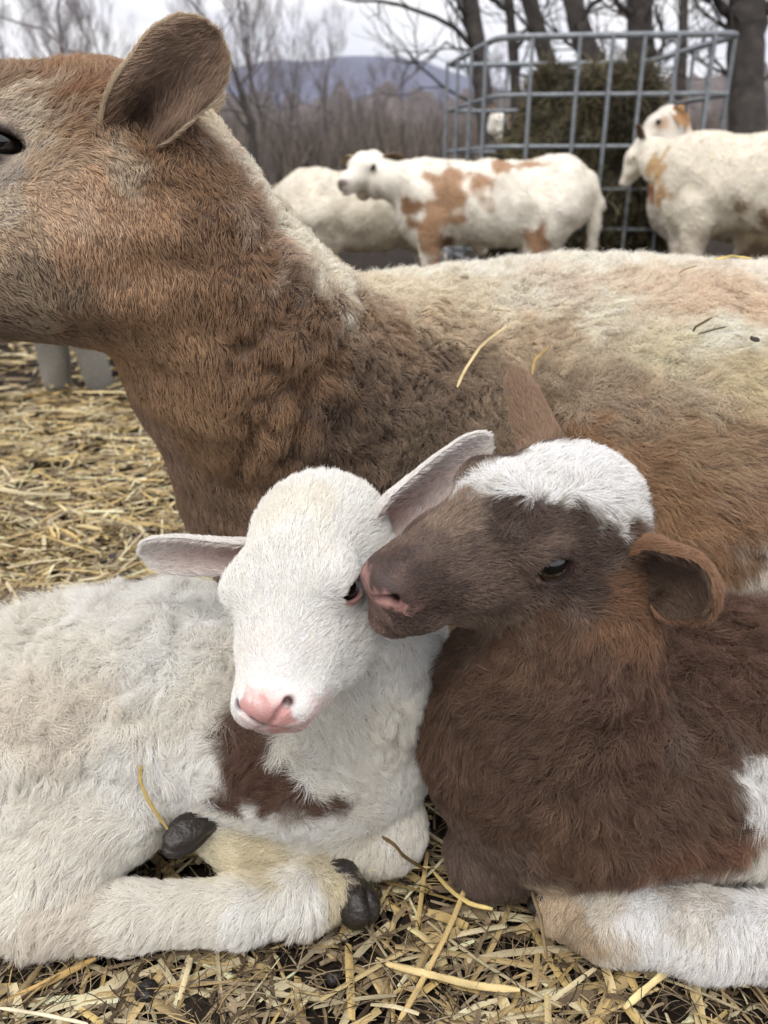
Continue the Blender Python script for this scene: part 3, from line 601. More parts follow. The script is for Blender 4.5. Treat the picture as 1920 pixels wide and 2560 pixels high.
# ================================================================== EWE
def ewe():
    B = Body()
    f = anchor(P(-8, 350, .508), (0, .25, .045), (-.99, -.10, -.04), (0, .02, 1), .30, .82)
    B.chain([(300, 430, .555, 200), (430, 590, .58, 222), (605, 855, .63, 262), (800, 1060, .73, 340)], .04)
    B.chain([(-320, 670, .53, 95), (-100, 695, .53, 122), (100, 655, .54, 165), (230, 610, .54, 188), (455, 690, .57, 185)], .03)
    B.chain([(650, 955, .66, 238), (750, 1180, .74, 248), (850, 1400, .80, 235)], .05)
    B.chain([(900, 1120, .85, 370), (1150, 1150, .90, 415), (1500, 1175, .92, 455), (2100, 1180, .94, 475), (2700, 1200, .98, 460)], .08)
    B.chain([(1700, 1230, .84, 410), (2200, 1230, .85, 410)], .08)
    B.chain([(760, 1340, .80, 190), (1000, 1420, .80, 200)], .05)
    head_ops(B, f, 'ewe', lid=.022, er=.041, cz=.175)
    V, F = B.mesh(.005, lo=P(-700, 600, .5) * [1, 0, 0] + [0, -5, -5], hi=[1.25, 5, 5]); N = vert_normals(V, F)
    # wrinkles of the neck wool: creases that run down and forward over the shoulder
    pt = Painter(V, F, N, .012, 15)
    cre = [[(700, 640), (760, 760), (800, 830)], [(860, 800), (820, 900), (760, 1000), (700, 1150)], [(930, 850), (900, 960), (850, 1060)], [(780, 840), (730, 940), (680, 1040)], [(1000, 900), (985, 1000), (960, 1090)], [(650, 1060), (610, 1150), (600, 1220)], [(1080, 830), (1060, 920)], [(900, 760), (870, 830)], [(1150, 760), (1120, 850)], [(560, 1000), (600, 900), (660, 800)], [(760, 1050), (740, 1120)], [(860, 690), (900, 760)]]
    rg = np.random.default_rng(12)
    for i in range(22):
        x0, y0 = rg.uniform(640, 1160), rg.uniform(740, 1000); k = rg.uniform(-.55, -.1); n_ = rg.uniform(60, 150)
        cre.append([(x0, y0), (x0 + k * n_ * .5 + rg.normal(0, 8), y0 + n_ * .5), (x0 + k * n_, y0 + n_)])
    dep = np.zeros(len(V))
    for c in cre:
        q = [pt.hit(*x) for x in c]
        for a, b in zip(q, q[1:]):
            t = np.clip(((V - a) @ (b - a)) / ((b - a) @ (b - a)), 0, 1); d = np.linalg.norm(V + vnoise(.03, 5)(V) * .004 - a - t[:, None] * (b - a), axis=1)
            dep = np.maximum(dep, np.exp(-(d / .0052) ** 2))
    lump = SNoise(.05, 77, octaves=2)(V) * .0020
    bodym = np.clip((V[:, 0] + .30) / .2, 0, 1)
    V = V + N * (lump * bodym - dep * .010)[:, None]
    hl = (V - f.o) @ f.R / f.L; V, F = refine(V, F, B, (np.linalg.norm(hl - [0, .18, .045], axis=1) < .2) , 3)
    N = vert_normals(V, F); pt = Painter(V, F, N, .010, 15); dep = np.concatenate([dep, np.zeros(len(V) - len(dep))])
    HD, HL, HM, NB, ND, NM = (150, 130, 108), (208, 192, 170), (184, 158, 130), (166, 128, 94), (124, 92, 66), (142, 108, 78)
    WO, WC, WG, WT, FR = (236, 226, 206), (222, 208, 182), (192, 172, 144), (146, 120, 96), (156, 118, 84)
    cn = [(40, 200, (140, 110, 86)), (0, 190, (140, 114, 90)), (60, 250, HL), (90, 330, HL), (30, 420, (170, 158, 148)), (0, 500, HL), (120, 420, HM), (60, 600, HM), (150, 520, (206, 174, 142)), (20, 680, HD), (100, 750, HD), (30, 820, (128, 106, 88)), (180, 800, (132, 104, 80)), (220, 650, (190, 150, 116)), (280, 500, (186, 150, 118)), (300, 400, (178, 158, 134)), (180, 350, (168, 140, 112)), (250, 300, (150, 120, 92)), (150, 160, (158, 118, 84)), (250, 155, (156, 122, 94)), (200, 230, (140, 100, 72)), (120, 280, (160, 136, 112)),
          (350, 600, NB), (450, 450, ND), (500, 330, (126, 94, 68)), (420, 340, NM), (540, 480, ND), (400, 800, NB), (560, 650, ND), (640, 620, ND), (350, 900, NB), (450, 1000, NM), (500, 800, NM), (600, 850, ND), (700, 850, ND), (500, 1150, NM), (640, 1050, NM), (560, 1280, (126, 100, 82)), (440, 1130, (140, 112, 92)), (760, 950, ND), (720, 750, (108, 80, 60)), (780, 780, (118, 92, 72)),
          (500, 250, WC), (560, 300, WC), (620, 380, WO), (660, 480, WO), (720, 580, WO), (790, 660, WO), (700, 640, (178, 152, 132)), (860, 720, WO), (600, 400, (190, 166, 146)), (640, 540, (160, 134, 114)),
          (900, 800, WT), (950, 950, (112, 92, 76)), (850, 1050, (100, 80, 66)), (1050, 1050, (112, 94, 78)), (1000, 850, WT), (1100, 950, (120, 100, 84)), (900, 700, WC), (1000, 740, WC), (1100, 820, WG), (1200, 950, (140, 120, 100)), (1200, 760, WC), (1350, 850, WG), (1300, 1000, (138, 118, 98)),
          (1000, 690, WO), (1200, 665, (236, 228, 212)), (1500, 660, (238, 230, 214)), (1800, 660, (234, 222, 206)), (1600, 745, (226, 206, 182)), (1750, 750, (220, 196, 170)), (1850, 770, (222, 198, 172)), (1400, 720, (222, 206, 188)), (1500, 790, WO), (1800, 830, (236, 228, 208)), (1650, 900, (212, 202, 172)), (1850, 950, (200, 186, 150)), (1700, 1000, (190, 172, 146)), (1500, 1000, (170, 150, 128)), (1550, 900, (196, 182, 156)), (1300, 750, (228, 218, 200)),
          (1450, 1100, FR), (1600, 1150, (148, 114, 84)), (1750, 1100, (160, 132, 102)), (1880, 1150, (164, 136, 108)), (1700, 1300, FR), (1880, 1300, (150, 116, 90)), (1850, 1380, (130, 98, 72)), (1350, 1080, (112, 92, 70)), (1600, 1060, (160, 136, 110)), (1870, 1460, (216, 208, 196)), (1915, 1450, (222, 214, 202)), (1840, 1480, (206, 198, 186)), (1780, 1430, FR)]
    tint = pt.color(cn, 6)
    fl = head_nodes(f, .95, 1.0) + [(150, 170, 160, 90, 10, .15, .55), (240, 165, 240, 120, 7, .2, .4), (30, 175, 20, 130, 8, .1, .4), (200, 260, 260, 240, 11, .15, .3), (270, 290, 280, 400, 14, .1, .2),
          (380, 560, 390, 660, 5, .03, .14), (250, 700, 260, 800, 5, .03, .14), (420, 800, 440, 900, 6, .03, .14), (350, 950, 380, 1040, 6, .03, .14), (480, 400, 470, 470, 7, .3, .3), (560, 560, 560, 640, 7, .3, .3), (600, 800, 610, 900, 7.5, .15, .22), (480, 1050, 490, 1140, 7, .04, .15), (600, 1150, 600, 1240, 8, .06, .16), (700, 950, 690, 1050, 11, .3, .25), (540, 300, 570, 250, 7, .6, .5), (640, 450, 690, 420, 8, .7, .5), (740, 600, 790, 570, 9, .7, .5), (820, 700, 840, 660, 10, .8, .5),
          (850, 850, 840, 930, 12, .8, .4), (950, 950, 940, 1030, 11, .9, .45), (1050, 850, 1060, 900, 12, 1, .45), (1100, 1000, 1110, 1050, 11, 1, .45), (950, 750, 960, 800, 12, .9, .45), (1250, 850, 1300, 890, 13, 1, .35), (1200, 720, 1230, 760, 14, .9, .4), (1400, 950, 1470, 990, 15, 1, .3), (1400, 750, 1450, 780, 15, .8, .35), (1600, 850, 1700, 880, 17, .85, .2), (1800, 800, 1900, 820, 18, .7, .2), (1800, 950, 1900, 980, 18, .7, .2), (1600, 1000, 1680, 1040, 17, .8, .2), (1600, 680, 1620, 640, 15, .6, .5), (1300, 665, 1310, 630, 14, .7, .5), (1000, 690, 1010, 650, 13, .8, .5), (1850, 670, 1870, 630, 14, .5, .45),
          (1500, 1100, 1580, 1130, 18, .3, .2), (1700, 1150, 1790, 1190, 19, .25, .2), (1850, 1100, 1950, 1130, 18, .35, .2), (1800, 1300, 1870, 1350, 18, .2, .2), (1880, 1420, 1900, 1500, 16, .15, .2), (1400, 1050, 1450, 1100, 15, .5, .25)]
    A = pt.flow(fl); A['tint'] = tint; A['density'] = 1 - .75 * dep; A['length'] = A['length'] * (1 - .5 * dep); bare(A, V, f, 0, (52, 38, 34))
    root = empty('ewe', P(1500, 1100, .95) * [1, 1, 0], 'large brown ewe with cream curly back wool lying behind the two lambs', 'ewe')
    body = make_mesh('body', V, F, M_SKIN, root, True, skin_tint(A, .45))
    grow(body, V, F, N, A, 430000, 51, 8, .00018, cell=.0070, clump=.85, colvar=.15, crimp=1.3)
    for s in (1, -1): add_eye(root, f(0.005, .203 * s, .045), .0455 * f.L)
    def ec(inn, s, u):
        o = srgb(180, 160, 134); i = srgb(140, 114, 96); dk = srgb(60, 42, 38); m = inn[:, None]; q = (np.clip(1.1 - 1.3 * np.abs(u - .1), 0, 1) * np.clip(1.3 - 1.2 * s, 0, 1))[:, None]
        return o * (1 - m) + (i * (1 - q) + dk * q) * m, np.where(inn > .5, .75, 1.0)
    add_ear(root, dict(spine=[P(300, 345, .515), P(360, 270, .50), P(438, 182, .50), P(540, 92, .505)], width=[.018, .026, .0275, .021], cup=[1.7, 1.15, .75, .5], cupn=[(.25, -.95, -.1), (.2, -.95, -.15), (.15, -.95, -.2), (.1, -.97, -.2)], thick=.005), ec, 34000, 61, 7, 15, .00016)
    add_ear(root, dict(spine=[f(-.28, -.17, .10), f(-.33, -.30, .16), f(-.38, -.42, .2), f(-.42, -.50, .22)], width=[.022, .027, .025, .018], cup=[1.7, 1.2, .8, .6], cupn=[(-.2, .4, -.3)] * 4, thick=.005), ec, 3000, 62, 7, 9, .00018)
    return root

# ================================================================== tubes (twigs, trunks, bars, straw)
def tubes(paths, sides=5):
    """paths: list of (pts (k,3), radii (k)) -> V, F, index of path per vertex"""
    VV, FF, ID = [], [], []; o = 0
    a = np.linspace(0, 2 * math.pi, sides, endpoint=False)
    for n, (p, r) in enumerate(paths):
        p = np.asarray(p, float); r = np.broadcast_to(np.asarray(r, float), (len(p),)); t = unit(np.gradient(p, axis=0))
        ref = np.array([0, 0, 1.0]) if abs(t[:, 2]).mean() < .8 else np.array([1.0, 0.2, 0]); u = unit(np.cross(t, ref)); v = np.cross(t, u)
        ring = p[:, None] + r[:, None, None] * (np.cos(a)[None, :, None] * u[:, None] + np.sin(a)[None, :, None] * v[:, None])
        k = len(p); VV.append(ring.reshape(-1, 3)); i, j = np.meshgrid(np.arange(k - 1), np.arange(sides), indexing='ij'); i, j = i.ravel(), j.ravel()
        FF.append(o + np.stack([i * sides + j, i * sides + (j + 1) % sides, (i + 1) * sides + (j + 1) % sides, (i + 1) * sides + j], 1)); ID.append(np.full(k * sides, n)); o += k * sides
    return np.concatenate(VV), np.concatenate(FF), np.concatenate(ID)

# ------------------------------------------------------------------ ground
def gz(x, y):
    x, y = np.asarray(x, float), np.asarray(y, float)
    s = np.clip((y - 1.6) / 2.5, 0, 1); return -0.07 * s * s * (3 - 2 * s)
def ground():
    m, n, b, o = new_mat('dark_soil')
    t = n.nodes.new('ShaderNodeTexCoord'); z = n.nodes.new('ShaderNodeTexNoise'); z.inputs['Scale'].default_value = 18; z.inputs['Detail'].default_value = 9; z.inputs['Roughness'].default_value = .7
    n.links.new(t.outputs['Object'], z.inputs[0])
    r = n.nodes.new('ShaderNodeValToRGB'); r.color_ramp.elements[0].position = .38; r.color_ramp.elements[0].color = (.012, .009, .007, 1); r.color_ramp.elements[1].position = .68; r.color_ramp.elements[1].color = (.055, .042, .032, 1)
    n.links.new(z.outputs[0], r.inputs[0])
    sp = n.nodes.new('ShaderNodeSeparateXYZ'); n.links.new(t.outputs['Object'], sp.inputs[0])
    mr = n.nodes.new('ShaderNodeMapRange'); mr.inputs[1].default_value = 10; mr.inputs[2].default_value = 18
    n.links.new(sp.outputs['Y'], mr.inputs[0])
    g = n.nodes.new('ShaderNodeMix'); g.data_type = 'RGBA'; g.inputs[7].default_value = (.20, .165, .115, 1)
    n.links.new(mr.outputs[0], g.inputs[0]); n.links.new(r.outputs[0], g.inputs[6]); n.links.new(g.outputs[2], b.inputs['Base Color'])
    b.inputs['Roughness'].default_value = .9; b.inputs['Specular IOR Level'].default_value = .08
    u = n.nodes.new('ShaderNodeBump'); u.inputs['Strength'].default_value = .8; u.inputs['Distance'].default_value = .01; n.links.new(z.outputs[0], u.inputs['Height']); n.links.new(u.outputs[0], b.inputs['Normal'])
    ys = np.concatenate([np.linspace(-6, 0, 10)[:-1], np.linspace(0, 1.6, 200)[:-1], np.linspace(1.6, 6, 80)[:-1], np.geomspace(6, 900, 40)])
    xs = np.concatenate([-np.geomspace(900, 1.2, 30)[:-1], np.linspace(-1.2, 1.6, 300)[:-1], np.geomspace(1.6, 900, 30)])
    X, Y = np.meshgrid(xs, ys); Q = np.stack([X, Y, 0 * X], -1).reshape(-1, 3)
    near = np.clip(1.6 - Q[:, 1] / 3, .1, 1) * (np.abs(Q[:, 0]) < 1.8) * (Q[:, 1] > -.5)
    Q[:, 2] = gz(Q[:, 0], Q[:, 1]) + near * (SNoise(.18, 3, octaves=3)(Q) * .005 + SNoise(.03, 4, octaves=2)(Q) * .003) - .006
    nx = len(xs); i, j = np.meshgrid(np.arange(len(ys) - 1), np.arange(nx - 1), indexing='ij'); i, j = i.ravel(), j.ravel()
    F = np.stack([i * nx + j, i * nx + j + 1, (i + 1) * nx + j + 1, (i + 1) * nx + j], 1)
    return tag(make_mesh('ground', Q, F, m), kind='structure')

def straw_layer(name, n, rng, ylo, yhi, lmean, wid, cols, thick, xs=1.0, seed=0, tilt=.10):
    y = ylo + (yhi - ylo) * rng.uniform(size=n) ** 1.15; hw = .16 + .62 * y; x = rng.uniform(-1, 1, n) * hw * xs
    L = lmean * rng.lognormal(0, .55, n); L = np.clip(L, .010, .15); th = rng.normal(0.2, .95, n); w = wid * rng.uniform(.45, 1.35, n)
    k = 5; s = np.linspace(-.5, .5, k)[None, :]
    bend = rng.normal(0, .22, n) * (rng.uniform(size=n) < .5); kink = rng.normal(0, .9, n) * (rng.uniform(size=n) < .14)
    a = th[:, None] + bend[:, None] * s * 2 + kink[:, None] * (s > 0.1)
    dx, dy = np.cos(a), np.sin(a); st = (L / (k - 1))[:, None]
    px = np.cumsum(dx * st, 1) - (dx * st).sum(1, keepdims=True) / 2 + x[:, None]; py = np.cumsum(dy * st, 1) - (dy * st).sum(1, keepdims=True) / 2 + y[:, None]
    lay = rng.uniform(size=n) ** 1.3; z0 = gz(x, y) + .001 + thick * lay * (.55 + .45 * SNoise(.15, seed + 2)(np.stack([x, y, 0 * x], 1)))
    z0 = np.maximum(z0, gz(x, y) + .0008)
    tl = rng.normal(0, tilt, n) * np.minimum(1, .03 / L)
    pz = z0[:, None] + (s * L[:, None]) * tl[:, None] + .0025 * np.cos(s * 3) * rng.uniform(0, 1, (n, 1)); pz = np.maximum(pz, gz(x, y)[:, None] + .0004)
    c = np.stack([px, py, pz], -1); t = unit(np.gradient(c, axis=1)); roll = rng.uniform(-.9, .9, n)[:, None, None]
    sd = unit(np.cross(t, [0, 0, 1.])); up = np.cross(sd, t); e = sd * np.cos(roll) + up * np.sin(roll); g = -sd * np.sin(roll) + up * np.cos(roll)
    wv = w[:, None, None] * .5 * np.array([.75, 1, 1, 1, .8])[None, :, None]; h = wv * rng.uniform(.07, .38, n)[:, None, None]
    Vv = np.stack([c + e * wv, c + g * h, c - e * wv, c - g * h * .6], 2)   # n,k,4,3
    base = (np.arange(n) * k * 4)[:, None, None]; i = np.arange(k - 1)[None, :, None]; j = np.arange(4)[None, None, :]
    F = np.stack([base + i * 4 + j, base + i * 4 + (j + 1) % 4, base + (i + 1) * 4 + (j + 1) % 4, base + (i + 1) * 4 + j], -1).reshape(-1, 4)
    cc = np.array([srgb(*q) for q in cols]); ci = cc[rng.integers(0, len(cc), n)] * rng.uniform(.7, 1.15, (n, 1))
    ci = np.repeat(ci, k * 4, 0) * (1 + .18 * SNoise(.012, seed + 8)(Vv.reshape(-1, 3)))[:, None]
    return tag(make_mesh(name, Vv.reshape(-1, 3), F, M_STRAW, None, False, np.clip(ci, 0.01, .8)), kind='stuff')

def straw():
    rng = np.random.default_rng(5)
    gold = [(224, 202, 150), (208, 182, 122), (232, 216, 176), (196, 172, 124), (178, 156, 114), (216, 202, 164)]
    dull = [(150, 132, 104), (128, 110, 86), (108, 92, 72), (162, 146, 120), (92, 78, 60), (84, 72, 58), (176, 160, 132)]
    straw_layer('straw', 4300, rng, .22, .75, .030, .0026, dull + gold[3:], .006, 1.1, 1)
    straw_layer('straw', 1900, rng, .22, .75, .046, .0050, gold + gold + dull[:3], .012, 1.1, 2)
    straw_layer('straw', 17000, rng, .6, 1.7, .032, .0034, dull[:1] + dull[3:4] + gold, .016, 1, 3)
    straw_layer('straw', 8500, rng, .6, 1.8, .042, .0042, gold + gold + dull[:2], .030, 1, 4, .22)
    straw_layer('straw', 7000, rng, 1.6, 4.2, .06, .006, gold + dull[:3], .03, 1, 6)
    # fine broken hay and roots between the stalks
    n = 13000; y = .22 + 1.1 * rng.uniform(size=n) ** 1.3; x = rng.uniform(-1, 1, n) * (.12 + .52 * y); L = rng.uniform(.006, .035, n); a = rng.uniform(0, 6.28, n); s = np.linspace(0, 1, 5)[None]
    aa = a[:, None] + rng.normal(0, .45, n)[:, None] * s; px = x[:, None] + np.cumsum(np.cos(aa), 1) * L[:, None] / 5; py = y[:, None] + np.cumsum(np.sin(aa), 1) * L[:, None] / 5
    pz = rng.uniform(.001, .014, n)[:, None] + .004 * np.sin(s * 3.1) * rng.uniform(0, 1, (n, 1)) + s * 0
    cc = np.array([srgb(*q) for q in dull + gold[3:5] + [(60, 50, 40), (50, 40, 34)]]); c = cc[rng.integers(0, len(cc), n)] * rng.uniform(.6, 1.1, (n, 1))
    tag(strands('chaff', np.stack([px, py, pz], -1), np.full((n, 5), .00028) * rng.uniform(.4, 1.3, (n, 1)), c, M_HAIRSTRAW), kind='stuff')
    # dark droppings and soil crumbs
    V, F, o = [], [], 0
    bv, bf = ball(np.zeros(3), 1, None, 10, 7)
    spots = [(340, 1108), (345, 1345), (360, 1340), (120, 1225), (290, 1170), (430, 1245), (270, 1420), (870, 2490), (350, 2500), (90, 1430), (450, 1100)]
    for px, py in spots:
        for q in range(rng.integers(1, 3)):
            p = P(px, py, Zg(py)); p[:2] += rng.normal(0, .008, 2); r = rng.uniform(.0032, .0055); sc3 = np.array([1.3, 1, .75]) * r; an = rng.uniform(0, 6.28); Rm = np.array([[math.cos(an), -math.sin(an), 0], [math.sin(an), math.cos(an), 0], [0, 0, 1]])
            q3 = (bv * (1 + .12 * SNoise(.8, rng.integers(99))(bv))[:, None] * sc3) @ Rm.T; V.append(q3 + [p[0], p[1], .006]); F.append(bf + o); o += len(bv)
    tag(make_mesh('droppings', np.concatenate(V), np.concatenate(F), mat_simple('dark_dung', (.016, .013, .012), .35, 0, .5, 120, .5)), kind='stuff')

def stalk(name, pts, w, color, label, cat='straw'):
    w = w * .62; color = tuple(np.array(color) * .86 + np.array([232, 220, 190]) * .12)
    """one straw stalk: flattened tube through world points"""
    p = np.asarray(pts, float); k = 9; t = np.linspace(0, len(p) - 1, k); q = np.stack([np.interp(t, np.arange(len(p)), p[:, j]) for j in range(3)], 1)
    wob = 1 + .08 * SNoise(.012, int(abs(p[0, 0]) * 999))(q)
    V, F, _ = tubes([(q, w / 2 * wob * np.array([.6, 1, 1, .95, 1, 1, .95, .95, .5]))], 8)
    c0 = np.repeat(q, 8, 0); dv = V - c0; t = np.repeat(unit(np.gradient(q, axis=0)), 8, 0); up = unit(np.array([.25, -.6, .8]) - (t @ np.array([.25, -.6, .8]))[:, None] * t)
    V = V - up * (dv * up).sum(1, keepdims=True) * .72
    c = srgb(*color) * (1 + .22 * SNoise(.01, 4)(V) + .16 * SNoise(.0012, 6)(dv * 1.0 + t * .0001))[:, None]
    o = make_mesh(name, V, F, M_STRAW, None, True, np.clip(c, .01, .9)); return tag(o, label, cat)

# ------------------------------------------------------------------ background sheep
def back_sheep(loc, yaw, S, label, tint_fn, neck, headdir, headup=(0, 0, 1), name='sheep', legs=True, seed=1, hair=5000, hl_=.24, ls=1.0, lw=1.0, ears='side', dirty=0.25, belly=1.0, height=1.0, group=None):
    """loc: ground point; yaw of the forward direction; S: scale; neck: head centre in body units (x fwd, y left, z up)"""
    fwd = np.array([math.cos(yaw), math.sin(yaw), 0]); b = Frame(loc, fwd, (0, 0, 1), S); B = Body()
    E = lambda c, r, k: B.ell(b(*c), b.e(*r), b.R, k * S)
    C = lambda a, c, ra, rc, k=.05: B.cap(b(*a), b(*c), ra * S, rc * S, k * S)
    h = height
    if isinstance(neck, np.ndarray): neck = tuple(b.R.T @ (neck - b.o) / S)
    E((0, 0, .52 * h), (.37, .175, .17 * belly), .05); E((-.04, 0, .49 * h), (.24, .185, .165 * belly), .06); E((.27, 0, .50 * h), (.17, .135, .19), .07); E((-.29, 0, .54 * h), (.17, .165, .17), .07)
    hd = unit(b.R @ np.array(headdir)); hf = Frame(b(*neck), hd, b.R @ np.array(headup), hl_ * S)
    C((.30, 0, .56 * h), tuple(np.array(neck) * .5 + np.array([.30, 0, .56 * h]) * .5), .115, .080, .06)
    B.cap(b(*(np.array(neck) * .5 + np.array([.30, 0, .56 * h]) * .5)), hf(-.22, 0, -.05), .080 * S, .060 * S, .04 * S)
    head_ops(B, hf, 'ewe', False, mz=.84)
    for s in (1, -1):
        y1, y2 = .10 * s * ls, .115 * s * ls
        C((.27, y1, .42 * h), (.27, y1, .22), .062, .034 * lw); C((.27, y1, .22), (.275, y1, .03), .031 * lw, .025 * lw, .02)
        C((-.27, y2, .48 * h), (-.22, y2, .32), .115, .072); C((-.22, y2, .32), (-.36, y2, .20), .060, .034 * lw, .03); C((-.36, y2, .20), (-.33, y2, .03), .032 * lw, .025 * lw, .02)
    C((-.43, 0, .60 * h), (-.475, 0, .50 * h), .035, .034, .03); C((-.475, 0, .50 * h), (-.47, 0, .24), .034, .022, .02)
    V, F = B.mesh(.014 * S); N = vert_normals(V, F)
    V = V + N * (SNoise(.12, seed, octaves=2)(V) * .004)[:, None]; N = vert_normals(V, F)
    loc3 = (V - b.o) @ b.R / S; hl = (V - hf.o) @ hf.R / hf.L
    c = tint_fn(loc3, hl, SNoise(.08, seed + 3, octaves=2)(V))
    # soiled wool towards the belly and legs: mud has its own shape
    mud = np.clip((.42 - loc3[:, 2]) / .35 + .45 * SNoise(.12, seed + 8, octaves=2)(V), 0, 1)[:, None] * dirty * (np.abs(hl).max(1) > .75)[:, None]
    c = c * (1 - mud) + srgb(120, 100, 80) * mud
    root = empty(name, np.array(loc, float), label, 'sheep', group)
    body = make_mesh('body', V, F, M_SKIN, root, True, c * .9)
    fl = np.tile(unit(-fwd + np.array([0, 0, -.8])), (len(V), 1)); ishead = (np.abs(hl).max(1) < .55); legz = loc3[:, 2] < .28
    A = dict(flow=fl, length=np.where(ishead | legz, .005, .014) * S, curl=np.full(len(V), .12), lift=np.where(ishead, .12, .2), tint=c)
    grow(body, V, F, N, A, hair, seed, 4, .0011, cell=.02, clump=.3, lodcull=True, colvar=.06)
    for s in (1, -1): add_eye(root, hf(0.0, .195 * s * hf.ys, .05), .05 * hf.L)
    return root, hf, b
def sheep_ear(root, hf, s, tip, tint, up=(0, 0, 1), w=.10, opening=None):
    a = hf(-.30, .20 * s, .08); t = np.asarray(tip, float); m = (a + t) / 2 + np.array([0, 0, .02 * hf.L])
    op = unit(np.array(opening if opening is not None else hf.R @ np.array([1, 0, -.3])))
    V, F, N, inn, sv, uv, fl, sd = ear_mesh([a, m, t], np.array([.8, 1, .7]) * w * hf.L, [op] * 3, [1.5, 1.0, .6], .004, 9, 12)
    make_mesh('ear', V, F, M_SKIN, root, True, np.tile(srgb(*tint), (len(V), 1)) * (1 - .35 * inn[:, None]))

WHT, CRM, TAN = (236, 230, 216), (216, 204, 180), (172, 136, 104)
def blobs(c, loc3, lst, col, nz, edge=.03):
    d = np.full(len(loc3), 9.0)
    for (x, y, z, r) in lst: d = np.minimum(d, np.linalg.norm((loc3 - [x, y, z]) * [1, .6, 1], axis=1) - r)
    m = np.clip(.5 - (d + .020 * nz) / edge, 0, 1)[:, None]; return c * (1 - m) + srgb(*col) * m

